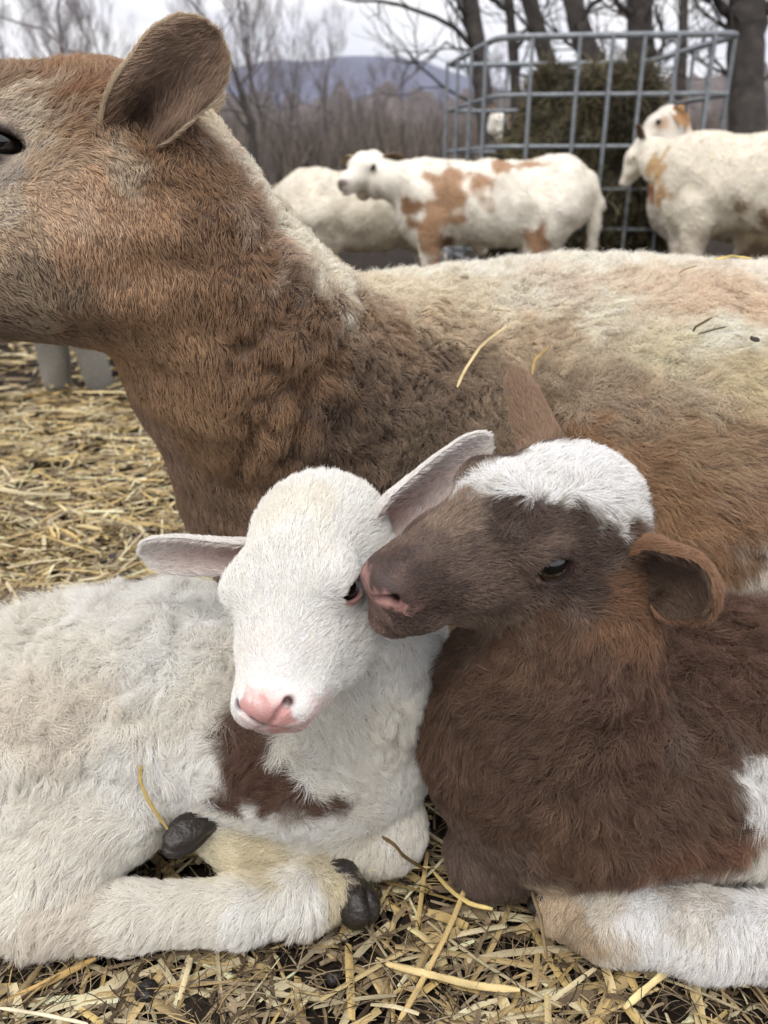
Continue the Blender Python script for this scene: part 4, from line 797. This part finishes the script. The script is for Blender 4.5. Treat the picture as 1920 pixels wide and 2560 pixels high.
def flock():
    def mk(base, patches=(), headp=()):
        def fn(l, h, nz):
            c = np.tile(srgb(*base), (len(l), 1)) * (1 + .05 * nz)[:, None]
            for lst, col in patches: c = blobs(c, l, lst, col, nz)
            for lst, col in headp:
                near = np.abs(h).max(1) < .8; c[near] = blobs(c[near], h[near], lst, col, nz[near], .08)
            c = blobs(c, h, [(.50, 0, -.03, .055)], (92, 74, 68), nz * 0, .04)
            return c
        return fn
    # patched ewe looking left
    Z = 3.05; g = P(1215, 760, Z); g[2] = gz(g[0], g[1])
    r, hf, b = back_sheep(g, math.pi - .05, .80, 'tan and white patched sheep standing side-on before the hay cage and looking left', mk(WHT, [
        ([(.19, .17, .56, .08), (.23, .17, .48, .075), (.17, .17, .60, .07), (.20, .17, .52, .075), (.25, .17, .44, .07), (.27, .16, .36, .06), (.25, .17, .30, .04), (.06, .17, .60, .05), (.05, .17, .53, .03)], TAN), ([(.36, .1, .50, .045), (.36, .1, .44, .035)], (140, 106, 76)), ([(.30, .1, .62, .035)], TAN), ([(-.02, .1, .68, .05), (-.14, .1, .70, .06)], TAN), ([(-.18, .2, .36, .06), (-.2, .2, .30, .05)], (160, 124, 94)), ([(.24, 0, .36, .08)], (120, 92, 70))],
        [([(-.20, .2, -.17, .10), (-.25, .22, -.05, .06)], (198, 168, 130)), ([(.47, 0, -.06, .06)], (120, 96, 88))]),
        P(905, 428, 2.88), (.50, .78, -.24), (-.05, -.1, 1), hl_=.32, seed=101, hair=9000, dirty=.35, height=1.0)
    sheep_ear(r, hf, 1, hf(-.36, .50, .06), (120, 96, 70), w=.13); sheep_ear(r, hf, -1, hf(-.34, -.60, .06), (176, 152, 112), w=.11)
    # white one behind it
    Z = 3.45; g = P(930, 700, Z); g[2] = gz(g[0], g[1])
    r, hf, b = back_sheep(g, .15, .86, 'plain cream-white sheep standing behind the patched sheep, rump to the left, head hidden', mk((226, 218, 200)), (.52, 0, .34), (.6, 0, -.8), (.8, 0, .6), seed=111, hair=7000, dirty=.45, height=.86)
    for s in (1, -1): sheep_ear(r, hf, s, hf(-.4, .45 * s, .1), (190, 170, 140))
    # right: feeding, head in the cage
    g = P(1905, 700, 2.72); g[2] = gz(g[0], g[1]) - .0
    r, hf, b = back_sheep(g, math.pi - .42, .86, 'dirty white sheep at the right edge lowering its head to the cage bars', mk((228, 220, 202), [([(.46, 0, .58, .06), (.42, .05, .50, .04)], (196, 162, 116)), ([(-.1, .18, .5, .05), (-.02, .18, .42, .05), (.1, .18, .46, .02)], (150, 128, 102))]),
        P(1592, 400, 2.98), (.62, .10, -.78), (.8, 0, .6), seed=121, hair=9000, dirty=.6, height=1.06)
    sheep_ear(r, hf, 1, hf(-.42, .42, .34), (96, 72, 52), w=.12); sheep_ear(r, hf, -1, hf(-.42, -.45, .1), (150, 120, 90))
    # behind it: tan-eared one
    g = P(1835, 640, 3.35); g[2] = gz(g[0], g[1])
    r, hf, b = back_sheep(g, math.pi - .25, .84, 'white sheep with drooping tan ears and a red-brown neck, behind the dirty white sheep', mk((226, 218, 204), [([(.42, 0, .60, .10), (.36, 0, .66, .08)], (152, 106, 78))], [([(-.05, .18, -.02, .10)], (190, 162, 136))]),
        P(1640, 318, 3.25), (.75, .30, -.60), (.6, 0, .8), hl_=.28, seed=131, hair=6000, dirty=.3, height=.98)
    sheep_ear(r, hf, 1, hf(-.30, .34, -.30), (196, 150, 104), w=.11, opening=(0, -1, -.2)); sheep_ear(r, hf, -1, hf(-.35, -.45, .05), (196, 150, 104))
    # far side of the cage
    g = P(1790, 560, 4.75); g[2] = gz(g[0], g[1])
    r, hf, b = back_sheep(g, math.pi + .35, .86, 'tan-headed sheep feeding on the far side of the hay cage, upright ears', mk((222, 212, 196), [([(.45, 0, .7, .14)], (172, 128, 88))], [([(0, 0, 0, .5)], (190, 150, 108))]), P(1680, 290, 4.45), (.8, .1, -.5), (.5, 0, .8), seed=141, hair=2500, dirty=.3, height=1.15)
    for s in (1, -1): sheep_ear(r, hf, s, hf(-.40, .36 * s, .26), (206, 172, 124), w=.13)
    g = P(1235, 560, 5.1); g[2] = gz(g[0], g[1])
    r, hf, b = back_sheep(g, -.5, .86, 'white-faced sheep glimpsed beyond the left corner of the hay cage', mk(WHT, [], [([(0, .15, .1, .1)], (190, 150, 110))]), P(1252, 312, 4.75), (.5, -.5, -.6), (.5, 0, .8), seed=151, hair=2500, dirty=.3, height=1.0)
    for s in (1, -1): sheep_ear(r, hf, s, hf(-.40, .42 * s, .15), (200, 170, 130))
    # partly out of frame
    g = P(2060, 700, 3.0); g[2] = gz(g[0], g[1])
    r, hf, b = back_sheep(g, math.pi - .1, .80, 'cream sheep cut off by the right edge, only its shoulder and leg in view', mk((214, 200, 176)), (.50, .02, .50), (.5, 0, -.9), (.9, 0, .5), seed=161, hair=3000, dirty=.6, height=.8)
    for s in (1, -1): sheep_ear(r, hf, s, hf(-.45, .4 * s, .1), (170, 140, 104))
    # end-on behind the ewe's head
    g = P(192, 930, 1.80); g[2] = 0
    r, hf, b = back_sheep(g + [0, .31, 0], math.pi / 2, .93, 'pale sheep standing end-on behind the ewe, grey lower legs under her jaw', mk((226, 224, 206), [([(-.33, .046, .08, .16), (-.33, -.046, .08, .16), (-.35, .046, .2, .08), (-.35, -.046, .2, .08)], (142, 140, 134))]), (.55, 0, .62), (.8, 0, -.3), seed=171, hair=4000, ls=.40, lw=1.25, dirty=.1, height=.93)
    for s in (1, -1): sheep_ear(r, hf, s, hf(-.4, .45 * s, .1), (190, 170, 140))

# ------------------------------------------------------------------ hay cage
def hay_cage():
    c = [np.array(x) for x in ((.46, 3.70), (1.405, 3.61), (1.29, 4.50), (.32, 4.62))]
    root = empty('hay_cage', (.87, 4.1, gz(0, 4.1)), 'square galvanised tube cage holding the hay, open at the top', 'hay feeder')
    cr = .10
    def loop(z):
        pts = []
        for i in range(4):
            p, a, d = c[i], unit(c[i - 1] - c[i]), unit(c[(i + 1) % 4] - c[i])
            for t in np.linspace(0, 1, 6): pts.append(((1 - t) ** 2 * (p + a * cr) + 2 * t * (1 - t) * p + t * t * (p + d * cr)))
        pts.append(pts[0]); return np.array([[x[0], x[1], z] for x in pts])
    levels = [.965, .757, .565, .40, .240, .08]
    for i, z in enumerate(levels):
        V, F, _ = tubes([(loop(z), .0125 if i == 0 else .009)], 8); make_mesh('rail', V, F, M_GALV, root)
    for i in range(4):
        a, d = c[i], c[(i + 1) % 4]; nrm = unit(np.array([d[1] - a[1], a[0] - d[0]]))
        for t in ((.14, .335, .47, .60, .735, .88), (.12, .32, .5, .68, .88), (.12, .31, .5, .69, .88), (.10, .35, .62, .88))[i]:
            p = a + (d - a) * t + nrm * .021
            V, F, _ = tubes([(np.array([[p[0], p[1], z] for z in np.linspace(-.06, .965, 4)]), .0085)], 8); make_mesh('upright', V, F, M_GALV, root)
    # hay heap inside
    B = Body(); B.ell((.95, 4.06, .30), (.38, .40, .42), None, .1); B.ell((.96, 4.06, .61), (.28, .30, .27), None, .12); B.ell((.86, 4.05, .40), (.29, .34, .30), None, .1); B.cap((.93, 4.08, 0), (.93, 4.08, .2), .36, .38, .1)
    V, F = B.mesh(.02); N = vert_normals(V, F); V = V + N * (SNoise(.25, 7, octaves=3)(V) * .04)[:, None]; V[:, :2] = np.clip(V[:, :2], [.40, 3.66], [1.36, 4.54]); N = vert_normals(V, F)
    h = empty('hay_heap', (.86, 4.1, gz(0, 4.1)), 'dark olive heap of old hay filling the galvanised cage', 'hay')
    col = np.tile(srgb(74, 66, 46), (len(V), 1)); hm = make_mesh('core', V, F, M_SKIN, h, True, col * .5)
    rng = np.random.default_rng(9); n = 34000; T, w = sample(V, F, N, n, np.where(N[:, 1] < .3, 1, .2), rng); root_ = (V[T] * w[..., None]).sum(1); nn = unit((N[T] * w[..., None]).sum(1))
    d = unit(rng.normal(size=(n, 3)) + nn * .5 + vnoise(.2, 4)(root_) * 1.2); s = np.linspace(-.3, 1, 5)[None, :, None]; L = rng.uniform(.03, .12, n)[:, None, None]
    pts = root_[:, None] + d[:, None] * s * L + vnoise(.05, 6)(root_)[:, None] * .02 * s ** 2 + np.array([0, 0, -.02]) * s ** 2
    cc = np.array([srgb(*q) for q in ((100, 94, 68), (76, 70, 50), (58, 52, 38), (122, 114, 84), (44, 40, 30), (140, 130, 102))]); cl = cc[rng.integers(0, 6, n)] * (1 + .4 * SNoise(.2, 8)(root_))[:, None] * .85
    tag(strands('hay', pts, np.full((n, 5), .0012) * rng.uniform(.5, 1.3, (n, 1)), np.clip(cl, .004, .6), M_HAIRSTRAW, hm), kind='stuff')

# ------------------------------------------------------------------ bare trees
def branch(paths, p, d, L, r, lvl, rng, spread=.55, wob=.12, minr=.004, up=.12, kids=None, taper=.55):
    k = 6; q = [np.array(p, float)]; dd = unit(d)
    for i in range(k):
        dd = unit(dd + rng.normal(0, wob, 3) + np.array([0, 0, up * .5])); q.append(q[-1] + dd * L / k)
    rr = r * np.linspace(1, taper, k + 1); paths.append((np.array(q), rr))
    if lvl <= 0: return
    n = kids or rng.integers(3, 6)
    for i in range(n):
        j = rng.integers(2, k + 1) if i else k; side = unit(np.cross(dd, rng.normal(size=3))); nd = unit(unit(q[j] - q[j - 1]) + side * spread * rng.uniform(.6, 1.4) * (.5 if i == 0 else 1))
        branch(paths, q[j], nd, L * rng.uniform(.5, .75), max(rr[j] * (.75 if i == 0 else .5), minr), lvl - 1, rng, spread, wob * 1.2, minr, up, None, .5)

def tree_obj(name, paths, label, mat, nbig=1, cat='tree', group=None, sides=6, loc=None):
    loc = paths[0][0][0] if loc is None else loc
    root = empty(name, loc, label, cat, group)
    V, F, _ = tubes(paths[:nbig], sides + 3); make_mesh('trunk', V, F, mat, root)
    if len(paths) > nbig:
        V, F, _ = tubes(paths[nbig:], 4); make_mesh('crown', V, F, mat, root)
    return root

def big_trees():
    rng = np.random.default_rng(21)
    # (base px at row ~430 level, list of trunk axis points (px,py,width px), distance, label)
    T = [
        ([(1225, 450, 50), (1215, 300, 46), (1200, 160, 44), (1175, 0, 38), (1150, -160, 34), (1140, -380, 26)], 9.0, 'slim leaning bare trunk just left of the cage with a long branch reaching left'),
        ([(1300, 450, 28), (1292, 300, 27), (1285, 150, 26), (1272, 0, 24), (1262, -150, 20), (1270, -380, 14)], 11, 'thin straight bare trunk seen through the left side of the cage'),
        ([(1420, 450, 44), (1400, 280, 44), (1365, 140, 42), (1322, 0, 38), (1280, -140, 34), (1250, -350, 24)], 9.5, 'leaning bare trunk behind the left half of the hay heap'),
        ([(1560, 420, 66), (1530, 250, 64), (1470, 140, 60), (1435, 30, 52), (1425, -80, 48), (1440, -350, 32)], 8.5, 'stout bare trunk curving up left behind the middle of the cage'),
        ([(1610, 430, 70), (1605, 250, 66), (1600, 120, 66), (1598, 0, 68), (1592, -130, 54), (1600, -350, 34)], 10, 'upright dark trunk behind the right half of the cage'),
        ([(1700, 430, 24), (1703, 250, 24), (1706, 100, 24), (1710, 0, 24), (1712, -150, 20), (1700, -350, 12)], 13, 'thin pole-like bare trunk right of the cage middle'),
        ([(1870, 430, 92), (1868, 300, 90), (1862, 160, 88), (1865, 50, 96), (1875, -60, 70), (1890, -350, 44)], 8.0, 'heavy forked dark trunk at the right edge'),
    ]
    extra = {0: [[(1192, 130, 12), (1130, 60, 11), (1020, 15, 9), (900, 0, 6), (800, -15, 3)], [(1180, 60, 16), (1140, 0, 12), (1110, -60, 8)], [(1195, 140, 7), (1120, 105, 6), (1040, 180, 4), (980, 240, 2)]],
             1: [[(1285, 40, 12), (1235, 5, 10), (1180, -40, 7)], [(1288, 130, 9), (1320, 60, 8), (1345, 0, 6)]],
             3: [[(1440, 60, 16), (1500, -10, 12), (1560, -60, 8)]],
             4: [[(1600, 60, 22), (1550, 10, 16), (1490, -50, 10)], [(1602, 200, 14), (1660, 120, 12), (1640, 10, 10)], [(1605, 260, 10), (1700, 240, 7)]],
             6: [[(1860, 70, 40), (1800, 15, 30), (1750, -30, 22), (1700, -60, 14)], [(1870, 60, 30), (1925, 20, 24), (1990, -30, 18)], [(1850, 220, 10), (1790, 150, 7), (1740, 130, 4)]]}
    for i, (ax, D, lab) in enumerate(T):
        Zd = D * .97; paths = []
        base = P(ax[0][0] , ax[0][1], Zd); q = [np.array([base[0] + .05, base[1], -.15])] + [P(x, y, Zd) for x, y, w in ax]; r = [ax[0][2] * .62 * Zd / FPX] + [w * .5 * Zd / FPX for _, _, w in ax]
        t = np.linspace(0, len(q) - 1, 26); qq = np.array(q); ker = np.array([1, 2, 1]) / 4
        S = np.stack([np.interp(t, np.arange(len(q)), qq[:, j]) for j in range(3)], 1)
        for _ in range(3): S[1:-1] = (S[:-2] + 2 * S[1:-1] + S[2:]) / 4
        rr = np.interp(t, np.arange(len(q)), r) * (1 + .05 * rng.normal(size=26)); paths.append((S, rr))
        for e in extra.get(i, []):
            qe = np.array([P(x, y, Zd - .15 * k) for k, (x, y, w) in enumerate(e)]); re = [w * .5 * Zd / FPX for *_, w in e]; te = np.linspace(0, len(e) - 1, 10)
            Se = np.stack([np.interp(te, np.arange(len(e)), qe[:, j]) for j in range(3)], 1); Se[1:-1] += rng.normal(0, .012, (8, 3)); paths.append((Se, np.interp(te, np.arange(len(e)), re)))
            for k in range(2, 10, 2): branch(paths, Se[k], rng.normal(size=3) + [0, 0, .5], rng.uniform(.4, .9), .010, 1, rng, .7, .2, .003)
        for k in range(9, 25):
            if rng.uniform() < .7: branch(paths, S[k], unit(rng.normal(size=3) * [1, .6, .4] + [0, 0, .75]), rng.uniform(.4, 1.0) * (.7 + k / 25), .018, 2, rng, .6, .16, .0035)
        tree_obj('bare_tree', paths, lab, M_BARK, 1, 'tree', 'bare trees behind the hay cage')
    # slender leaning tree between the ear and the middle distance, and the sapling whose limb shows at the top left
    rng = np.random.default_rng(4); Zd = 9.0
    ax = [(640, 470, 20), (632, 340, 18), (625, 290, 15), (590, 190, 11), (545, 90, 8), (475, 0, 6), (420, -70, 4)]
    paths = []; S = np.array([P(x, y, Zd) for x, y, w in ax]); S[0][2] = -.12; paths.append((S, np.array([w * .5 * Zd / FPX for *_, w in ax])))
    for e in ([(622, 290, 8), (575, 225, 6), (560, 180, 4)], [(632, 340, 9), (600, 300, 7), (560, 240, 4)], [(600, 215, 5), (640, 160, 3), (650, 90, 2)]):
        paths.append((np.array([P(x, y, Zd) for x, y, w in e]), [w * .5 * Zd / FPX for *_, w in e]))
    for k in (1, 2, 3, 4): branch(paths, S[k], rng.normal(size=3) + [0, 0, .6], .8, .008, 2, rng, .6, .2, .003)
    tree_obj('bare_tree', paths, "slender bare tree leaning left beside the tip of the ewe's ear", M_BARK)
    Zd = 5.0; ax = [(330, 520, 16), (320, 330, 14), (300, 170, 11), (240, 142, 8), (165, 125, 6.5), (108, 72, 6), (55, 60, 5), (0, 42, 4.5), (-80, 20, 3)]
    paths = []; S = np.array([P(x, y, Zd) for x, y, w in ax]); S[0][2] = -.1; paths.append((S, np.array([w * .5 * Zd / FPX for *_, w in ax])))
    for e in ([(55, 60, 3), (58, 40, 2.4), (85, 14, 1.6), (108, 6, 1)], [(58, 62, 2.4), (48, 72, 1.8), (42, 92, 1)], [(128, 96, 2), (105, 115, 1.4), (82, 118, .8)], [(8, 45, 3), (6, 20, 2.4), (5, -20, 2)], [(165, 125, 3), (130, 150, 2.4), (100, 165, 2)]):
        paths.append((np.array([P(x, y, Zd) for x, y, w in e]), [w * .5 * Zd / FPX for *_, w in e]))
    tree_obj('sapling', paths, "bare sapling rising behind the ewe's head, its bent limb crossing the sky at top left", M_TWIG, 1, 'tree')

def woods():
    rng = np.random.default_rng(33)
    protos = []
    for v in range(5):
        paths = []; H = rng.uniform(7, 9); r0 = rng.uniform(.09, .15); q = [np.zeros(3)]; dd = np.array([0, 0, 1.])
        for i in range(12): dd = unit(dd + rng.normal(0, .045, 3)); dd[2] = abs(dd[2]); q.append(q[-1] + dd * H / 12)
        q = np.array(q); rr = r0 * np.linspace(1, .15, 13); paths.append((q, rr))
        for k in range(4, 13):
            for _ in range(3):
                branch(paths, q[k], unit(rng.normal(size=3) * [1, 1, .2] + [0, 0, .9]), rng.uniform(1.2, 2.6) * (1 - .35 * k / 12), max(rr[k] * .5, .018), 3 if k > 5 else 2, rng, .45, .12, .0055, .35)
        protos.append(paths)
    n = 0; made = {}
    spec = [(a, D * 1.9, q * .95) for a, D, q in [(205, 17, 1.05), (260, 18, 1.0), (330, 20, .95), (590, 22, 1.02), (655, 26, 1.45), (700, 24, 1.35), (735, 30, 1.3), (835, 27, 1.05), (150, 22, .9), (60, 26, .8), (-60, 25, 1)]]
    spec += [(x, rng.uniform(62, 100), rng.uniform(.7, 1.0)) for x in np.linspace(560, 1950, 26)]
    labs = ['tall fan-crowned bare tree at the wood edge, %s', 'bare grey tree standing in the far wood, %s']
    for (px, D, s) in spec:
        v = n % 5; p = P(px, 440, D); gx = np.array([p[0], D, gz(0, D)])
        lab = {5: "pale fan-crowned bare tree far off between the ewe's ear and the ridge, the tallest there", 6: 'second tall fan-crowned bare tree, just right of the tallest one', 2: "pale round-topped bare tree in the sky left of the ewe's ear", 0: "pale bare tree crown in the sky above the ewe's forelock", 8: 'lone bare tree standing before the middle of the blue ridge'}.get(n)
        root = empty('woodland_tree', gx, lab or 'bare grey tree in the far line of woods, its twigs fine against the sky', 'tree', 'bare trees of the far wood'); root.scale = (s * .95, s * .95, s * .85); root.rotation_euler = (0, 0, rng.uniform(0, 6.28))
        if v not in made:
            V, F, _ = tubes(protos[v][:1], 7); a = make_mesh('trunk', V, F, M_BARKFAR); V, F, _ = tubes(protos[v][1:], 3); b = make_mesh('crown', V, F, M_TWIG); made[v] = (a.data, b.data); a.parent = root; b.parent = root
        else:
            for nm, me in zip(('trunk', 'crown'), made[v]): o = bpy.data.objects.new(nm, me); COL.objects.link(o); o.parent = root
        n += 1
    # the mass of thin stems and brush between and behind them
    N = 22000; D = rng.uniform(55, 105, N) ; x = rng.uniform(-.62, .62, N) * D; dens = .5 + .5 * SNoise(9, 5)(np.stack([x, D, 0 * x], 1)); H = rng.uniform(1.0, 4.2, N) * (.55 + .5 * dens) * D / 50
    k = 6; s = np.linspace(0, 1, k)[None]; lean = rng.normal(0, .22, (N, 2)); px = x[:, None] + lean[:, :1] * H[:, None] * s + rng.normal(0, .05, (N, k)); py = D[:, None] + lean[:, 1:] * H[:, None] * s; pz = gz(0, 10) + H[:, None] * s
    cc = np.array([srgb(*q) for q in ((116, 107, 98), (98, 90, 82), (128, 116, 106), (88, 81, 75), (136, 126, 118))]); c = cc[rng.integers(0, 5, N)]
    tag(strands('brushwood', np.stack([px, py, pz], -1), (.085 * (1 - .8 * s)) * rng.uniform(.3, 1.4, (N, 1)), c, M_HAIRSTRAW), kind='stuff')
    # rows of woods rising behind as a low bank, then the hill
def hills():
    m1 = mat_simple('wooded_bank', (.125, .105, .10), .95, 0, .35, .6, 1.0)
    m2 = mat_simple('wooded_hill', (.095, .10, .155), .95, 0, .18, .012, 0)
    def ridge(name, D0, depth, prof, mat, amp, sc_):
        xs = np.linspace(-1.1, 1.1, 220) * D0; ys = np.linspace(0, depth, 12); X, Yy = np.meshgrid(xs, ys)
        h = np.interp(X[0] / D0, [q[0] for q in prof], [q[1] for q in prof]); up = np.sin(np.clip(ys / depth, 0, 1) * math.pi / 2)
        Zz = up[:, None] * h[None] * D0; Zz = Zz * (1 + Yy / D0); Q = np.stack([X, Yy + D0, Zz], -1).reshape(-1, 3); Q[:, 2] += SNoise(sc_, 3, octaves=4)(Q) * amp * np.repeat(up, 220) - .3
        i, j = np.meshgrid(np.arange(11), np.arange(219), indexing='ij'); i, j = i.ravel(), j.ravel()
        F = np.stack([i * 220 + j, i * 220 + j + 1, (i + 1) * 220 + j + 1, (i + 1) * 220 + j], 1); tag(make_mesh(name, Q, F, mat), kind='structure')
    def T(px, py): a = math.atan((1280 - py) / FPX) - PITCH; return ((px - 960) / FPX / math.cos(math.atan((1280 - py) / FPX)) , math.tan(a))
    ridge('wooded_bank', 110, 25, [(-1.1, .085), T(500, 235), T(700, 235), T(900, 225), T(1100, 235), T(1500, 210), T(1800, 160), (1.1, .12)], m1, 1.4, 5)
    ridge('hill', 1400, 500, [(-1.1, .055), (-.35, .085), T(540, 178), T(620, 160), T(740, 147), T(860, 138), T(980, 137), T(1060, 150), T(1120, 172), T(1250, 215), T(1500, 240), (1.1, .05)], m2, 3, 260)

def haze():
    m = bpy.data.materials.new('haze_air'); m.use_nodes = True; n = m.node_tree; n.nodes.clear(); o = n.nodes.new('ShaderNodeOutputMaterial'); v = n.nodes.new('ShaderNodeVolumePrincipled')
    v.inputs['Color'].default_value = (.80, .84, .95, 1); v.inputs['Density'].default_value = .00013; v.inputs['Anisotropy'].default_value = .2; n.links.new(v.outputs[0], o.inputs['Volume'])
    X = 2300; Y0, Y1, Z0, Z1 = -60, 2150, -4, 260
    V = [(x, y, z) for x in (-X, X) for y in (Y0, Y1) for z in (Z0, Z1)]; F = [(0, 1, 3, 2), (4, 6, 7, 5), (0, 4, 5, 1), (2, 3, 7, 6), (0, 2, 6, 4), (1, 5, 7, 3)]
    tag(make_mesh('haze', V, F, m, None, False), kind='stuff')
haze()
ground(); hills(); woods(); straw(); big_trees(); hay_cage(); flock()
ew_, wl_, bl_ = ewe(), white_lamb(), brown_lamb()
def on(tree, pts, lift=.004):
    out = []
    for px, py in pts:
        d = unit(P(px, py, 1) - CAM); h = tree.ray_cast(Vector(CAM), Vector(d)); q = np.array(h[0]) if h[0] is not None else P(px, py, .8); n = np.array(h[1]) if h[0] is not None else -d
        out.append(q + n * lift - d * lift)
    return out
def bvh(root):
    b = [c for c in root.children if c.name.startswith('body')][0]; o = np.array(root.location); me = b.data; co = np.zeros(len(me.vertices) * 3, np.float32); me.vertices.foreach_get('co', co)
    return BVHTree.FromPolygons((co.reshape(-1, 3) + o).tolist(), [tuple(p.vertices) for p in me.polygons])
TE, TW, TB = bvh(ew_), bvh(wl_), bvh(bl_)
PALE, OLD, DRK = (228, 206, 150), (168, 138, 84), (70, 54, 36)
stalk('straw_stalk', on(TE, [(1127, 975), (1150, 945), (1192, 880), (1262, 832)], .009), .0040, PALE, "long pale bent straw on the ewe's shoulder, above the brown lamb's raised ear")
stalk('straw_stalk', on(TE, [(1312, 948), (1335, 915), (1362, 880)], .010), .0048, OLD, "short brown-striped straw on the ewe's side, touching the tip of the brown lamb's ear")
stalk('straw_stalk', on(TE, [(1690, 706), (1715, 697), (1740, 690)], .010), .0028, (140, 110, 70), "thin brown straw lying on the pale wool along the ewe's back")
stalk('straw_stalk', on(TE, [(1790, 648), (1830, 640), (1880, 646)], .012), .0050, (214, 190, 110), "yellow straw on the ridge of the ewe's back below the dirty white sheep")
stalk('twig', on(TE, [(1722, 852), (1735, 840), (1778, 815)], .012), .0034, DRK, "dark broken twig caught in the ewe's cream wool, the upper of two", 'twig')
stalk('twig', on(TE, [(1738, 858), (1770, 848), (1806, 840)], .012), .0026, DRK, "thinner dark twig caught in the ewe's cream wool, the lower of two", 'twig')
stalk('wood_crumb', on(TE, [(1858, 866), (1872, 872), (1886, 868)], .010), .0090, (40, 34, 30), "small black crumb of bark in the wool at the right edge", 'bark crumb')
stalk('straw_stalk', on(TW, [(352, 1895), (366, 1930), (385, 1985), (408, 2048)], .010), .0042, (206, 178, 108), "yellow straw leaning on the white lamb's belly above its dark front hoof")
stalk('straw_stalk', [P(955, 2092, .49), P(985, 2110, .50), P(1010, 2142, .52), P(1065, 2175, .55)], .0042, (132, 106, 66), "brown broken straw standing up in front of the white lamb's folded knee")
stalk('straw_stalk', [P(925, 2175, .53), P(990, 2168, .54), P(1075, 2168, .55)], .0030, PALE, "thin pale straw lying level below the white lamb's knee")
stalk('straw_stalk', [P(1085, 2180, .55), P(1130, 2230, .53), P(1180, 2262, .52), P(1232, 2272, .515)], .0052, (214, 188, 116), "yellow straw between the two lambs, pointing at the brown lamb's white foot")
stalk('straw_stalk', [P(1330, 2230, .50), P(1350, 2290, .49), P(1368, 2400, .485)], .0042, (128, 108, 76), "brown leaf-like straw upright before the brown lamb's white foot")
stalk('straw_stalk', [P(965, 2410, .495), P(1090, 2440, .485), P(1190, 2465, .48), P(1300, 2475, .475)], .0075, (216, 192, 134), "broad flat straw in the foreground between the lambs")
stalk('straw_stalk', [P(1180, 2180, .54), P(1120, 2330, .51), P(1030, 2500, .475), P(995, 2555, .465)], .0060, (198, 170, 112), "long straw running down to the bottom edge between the lambs")
stalk('straw_stalk', [P(-20, 2525, .475), P(90, 2470, .487), P(240, 2395, .50)], .0072, (200, 164, 98), "thick orange-brown straw in the bottom left corner")
stalk('straw_stalk', [P(0, 2520, .46), P(100, 2535, .462), P(220, 2560, .455)], .0034, (236, 222, 188), "thin whitish straw at the very bottom left corner")
stalk('straw_stalk', [P(478, 2395, .50), P(462, 2450, .485), P(448, 2500, .475)], .0062, (222, 204, 160), "short pale split straw under the white lamb's hind leg")
stalk('straw_stalk', [P(1560, 2520, .47), P(1640, 2450, .48), P(1700, 2405, .49)], .0070, (222, 200, 142), "wide pale straw slanting up below the brown lamb's white leg")
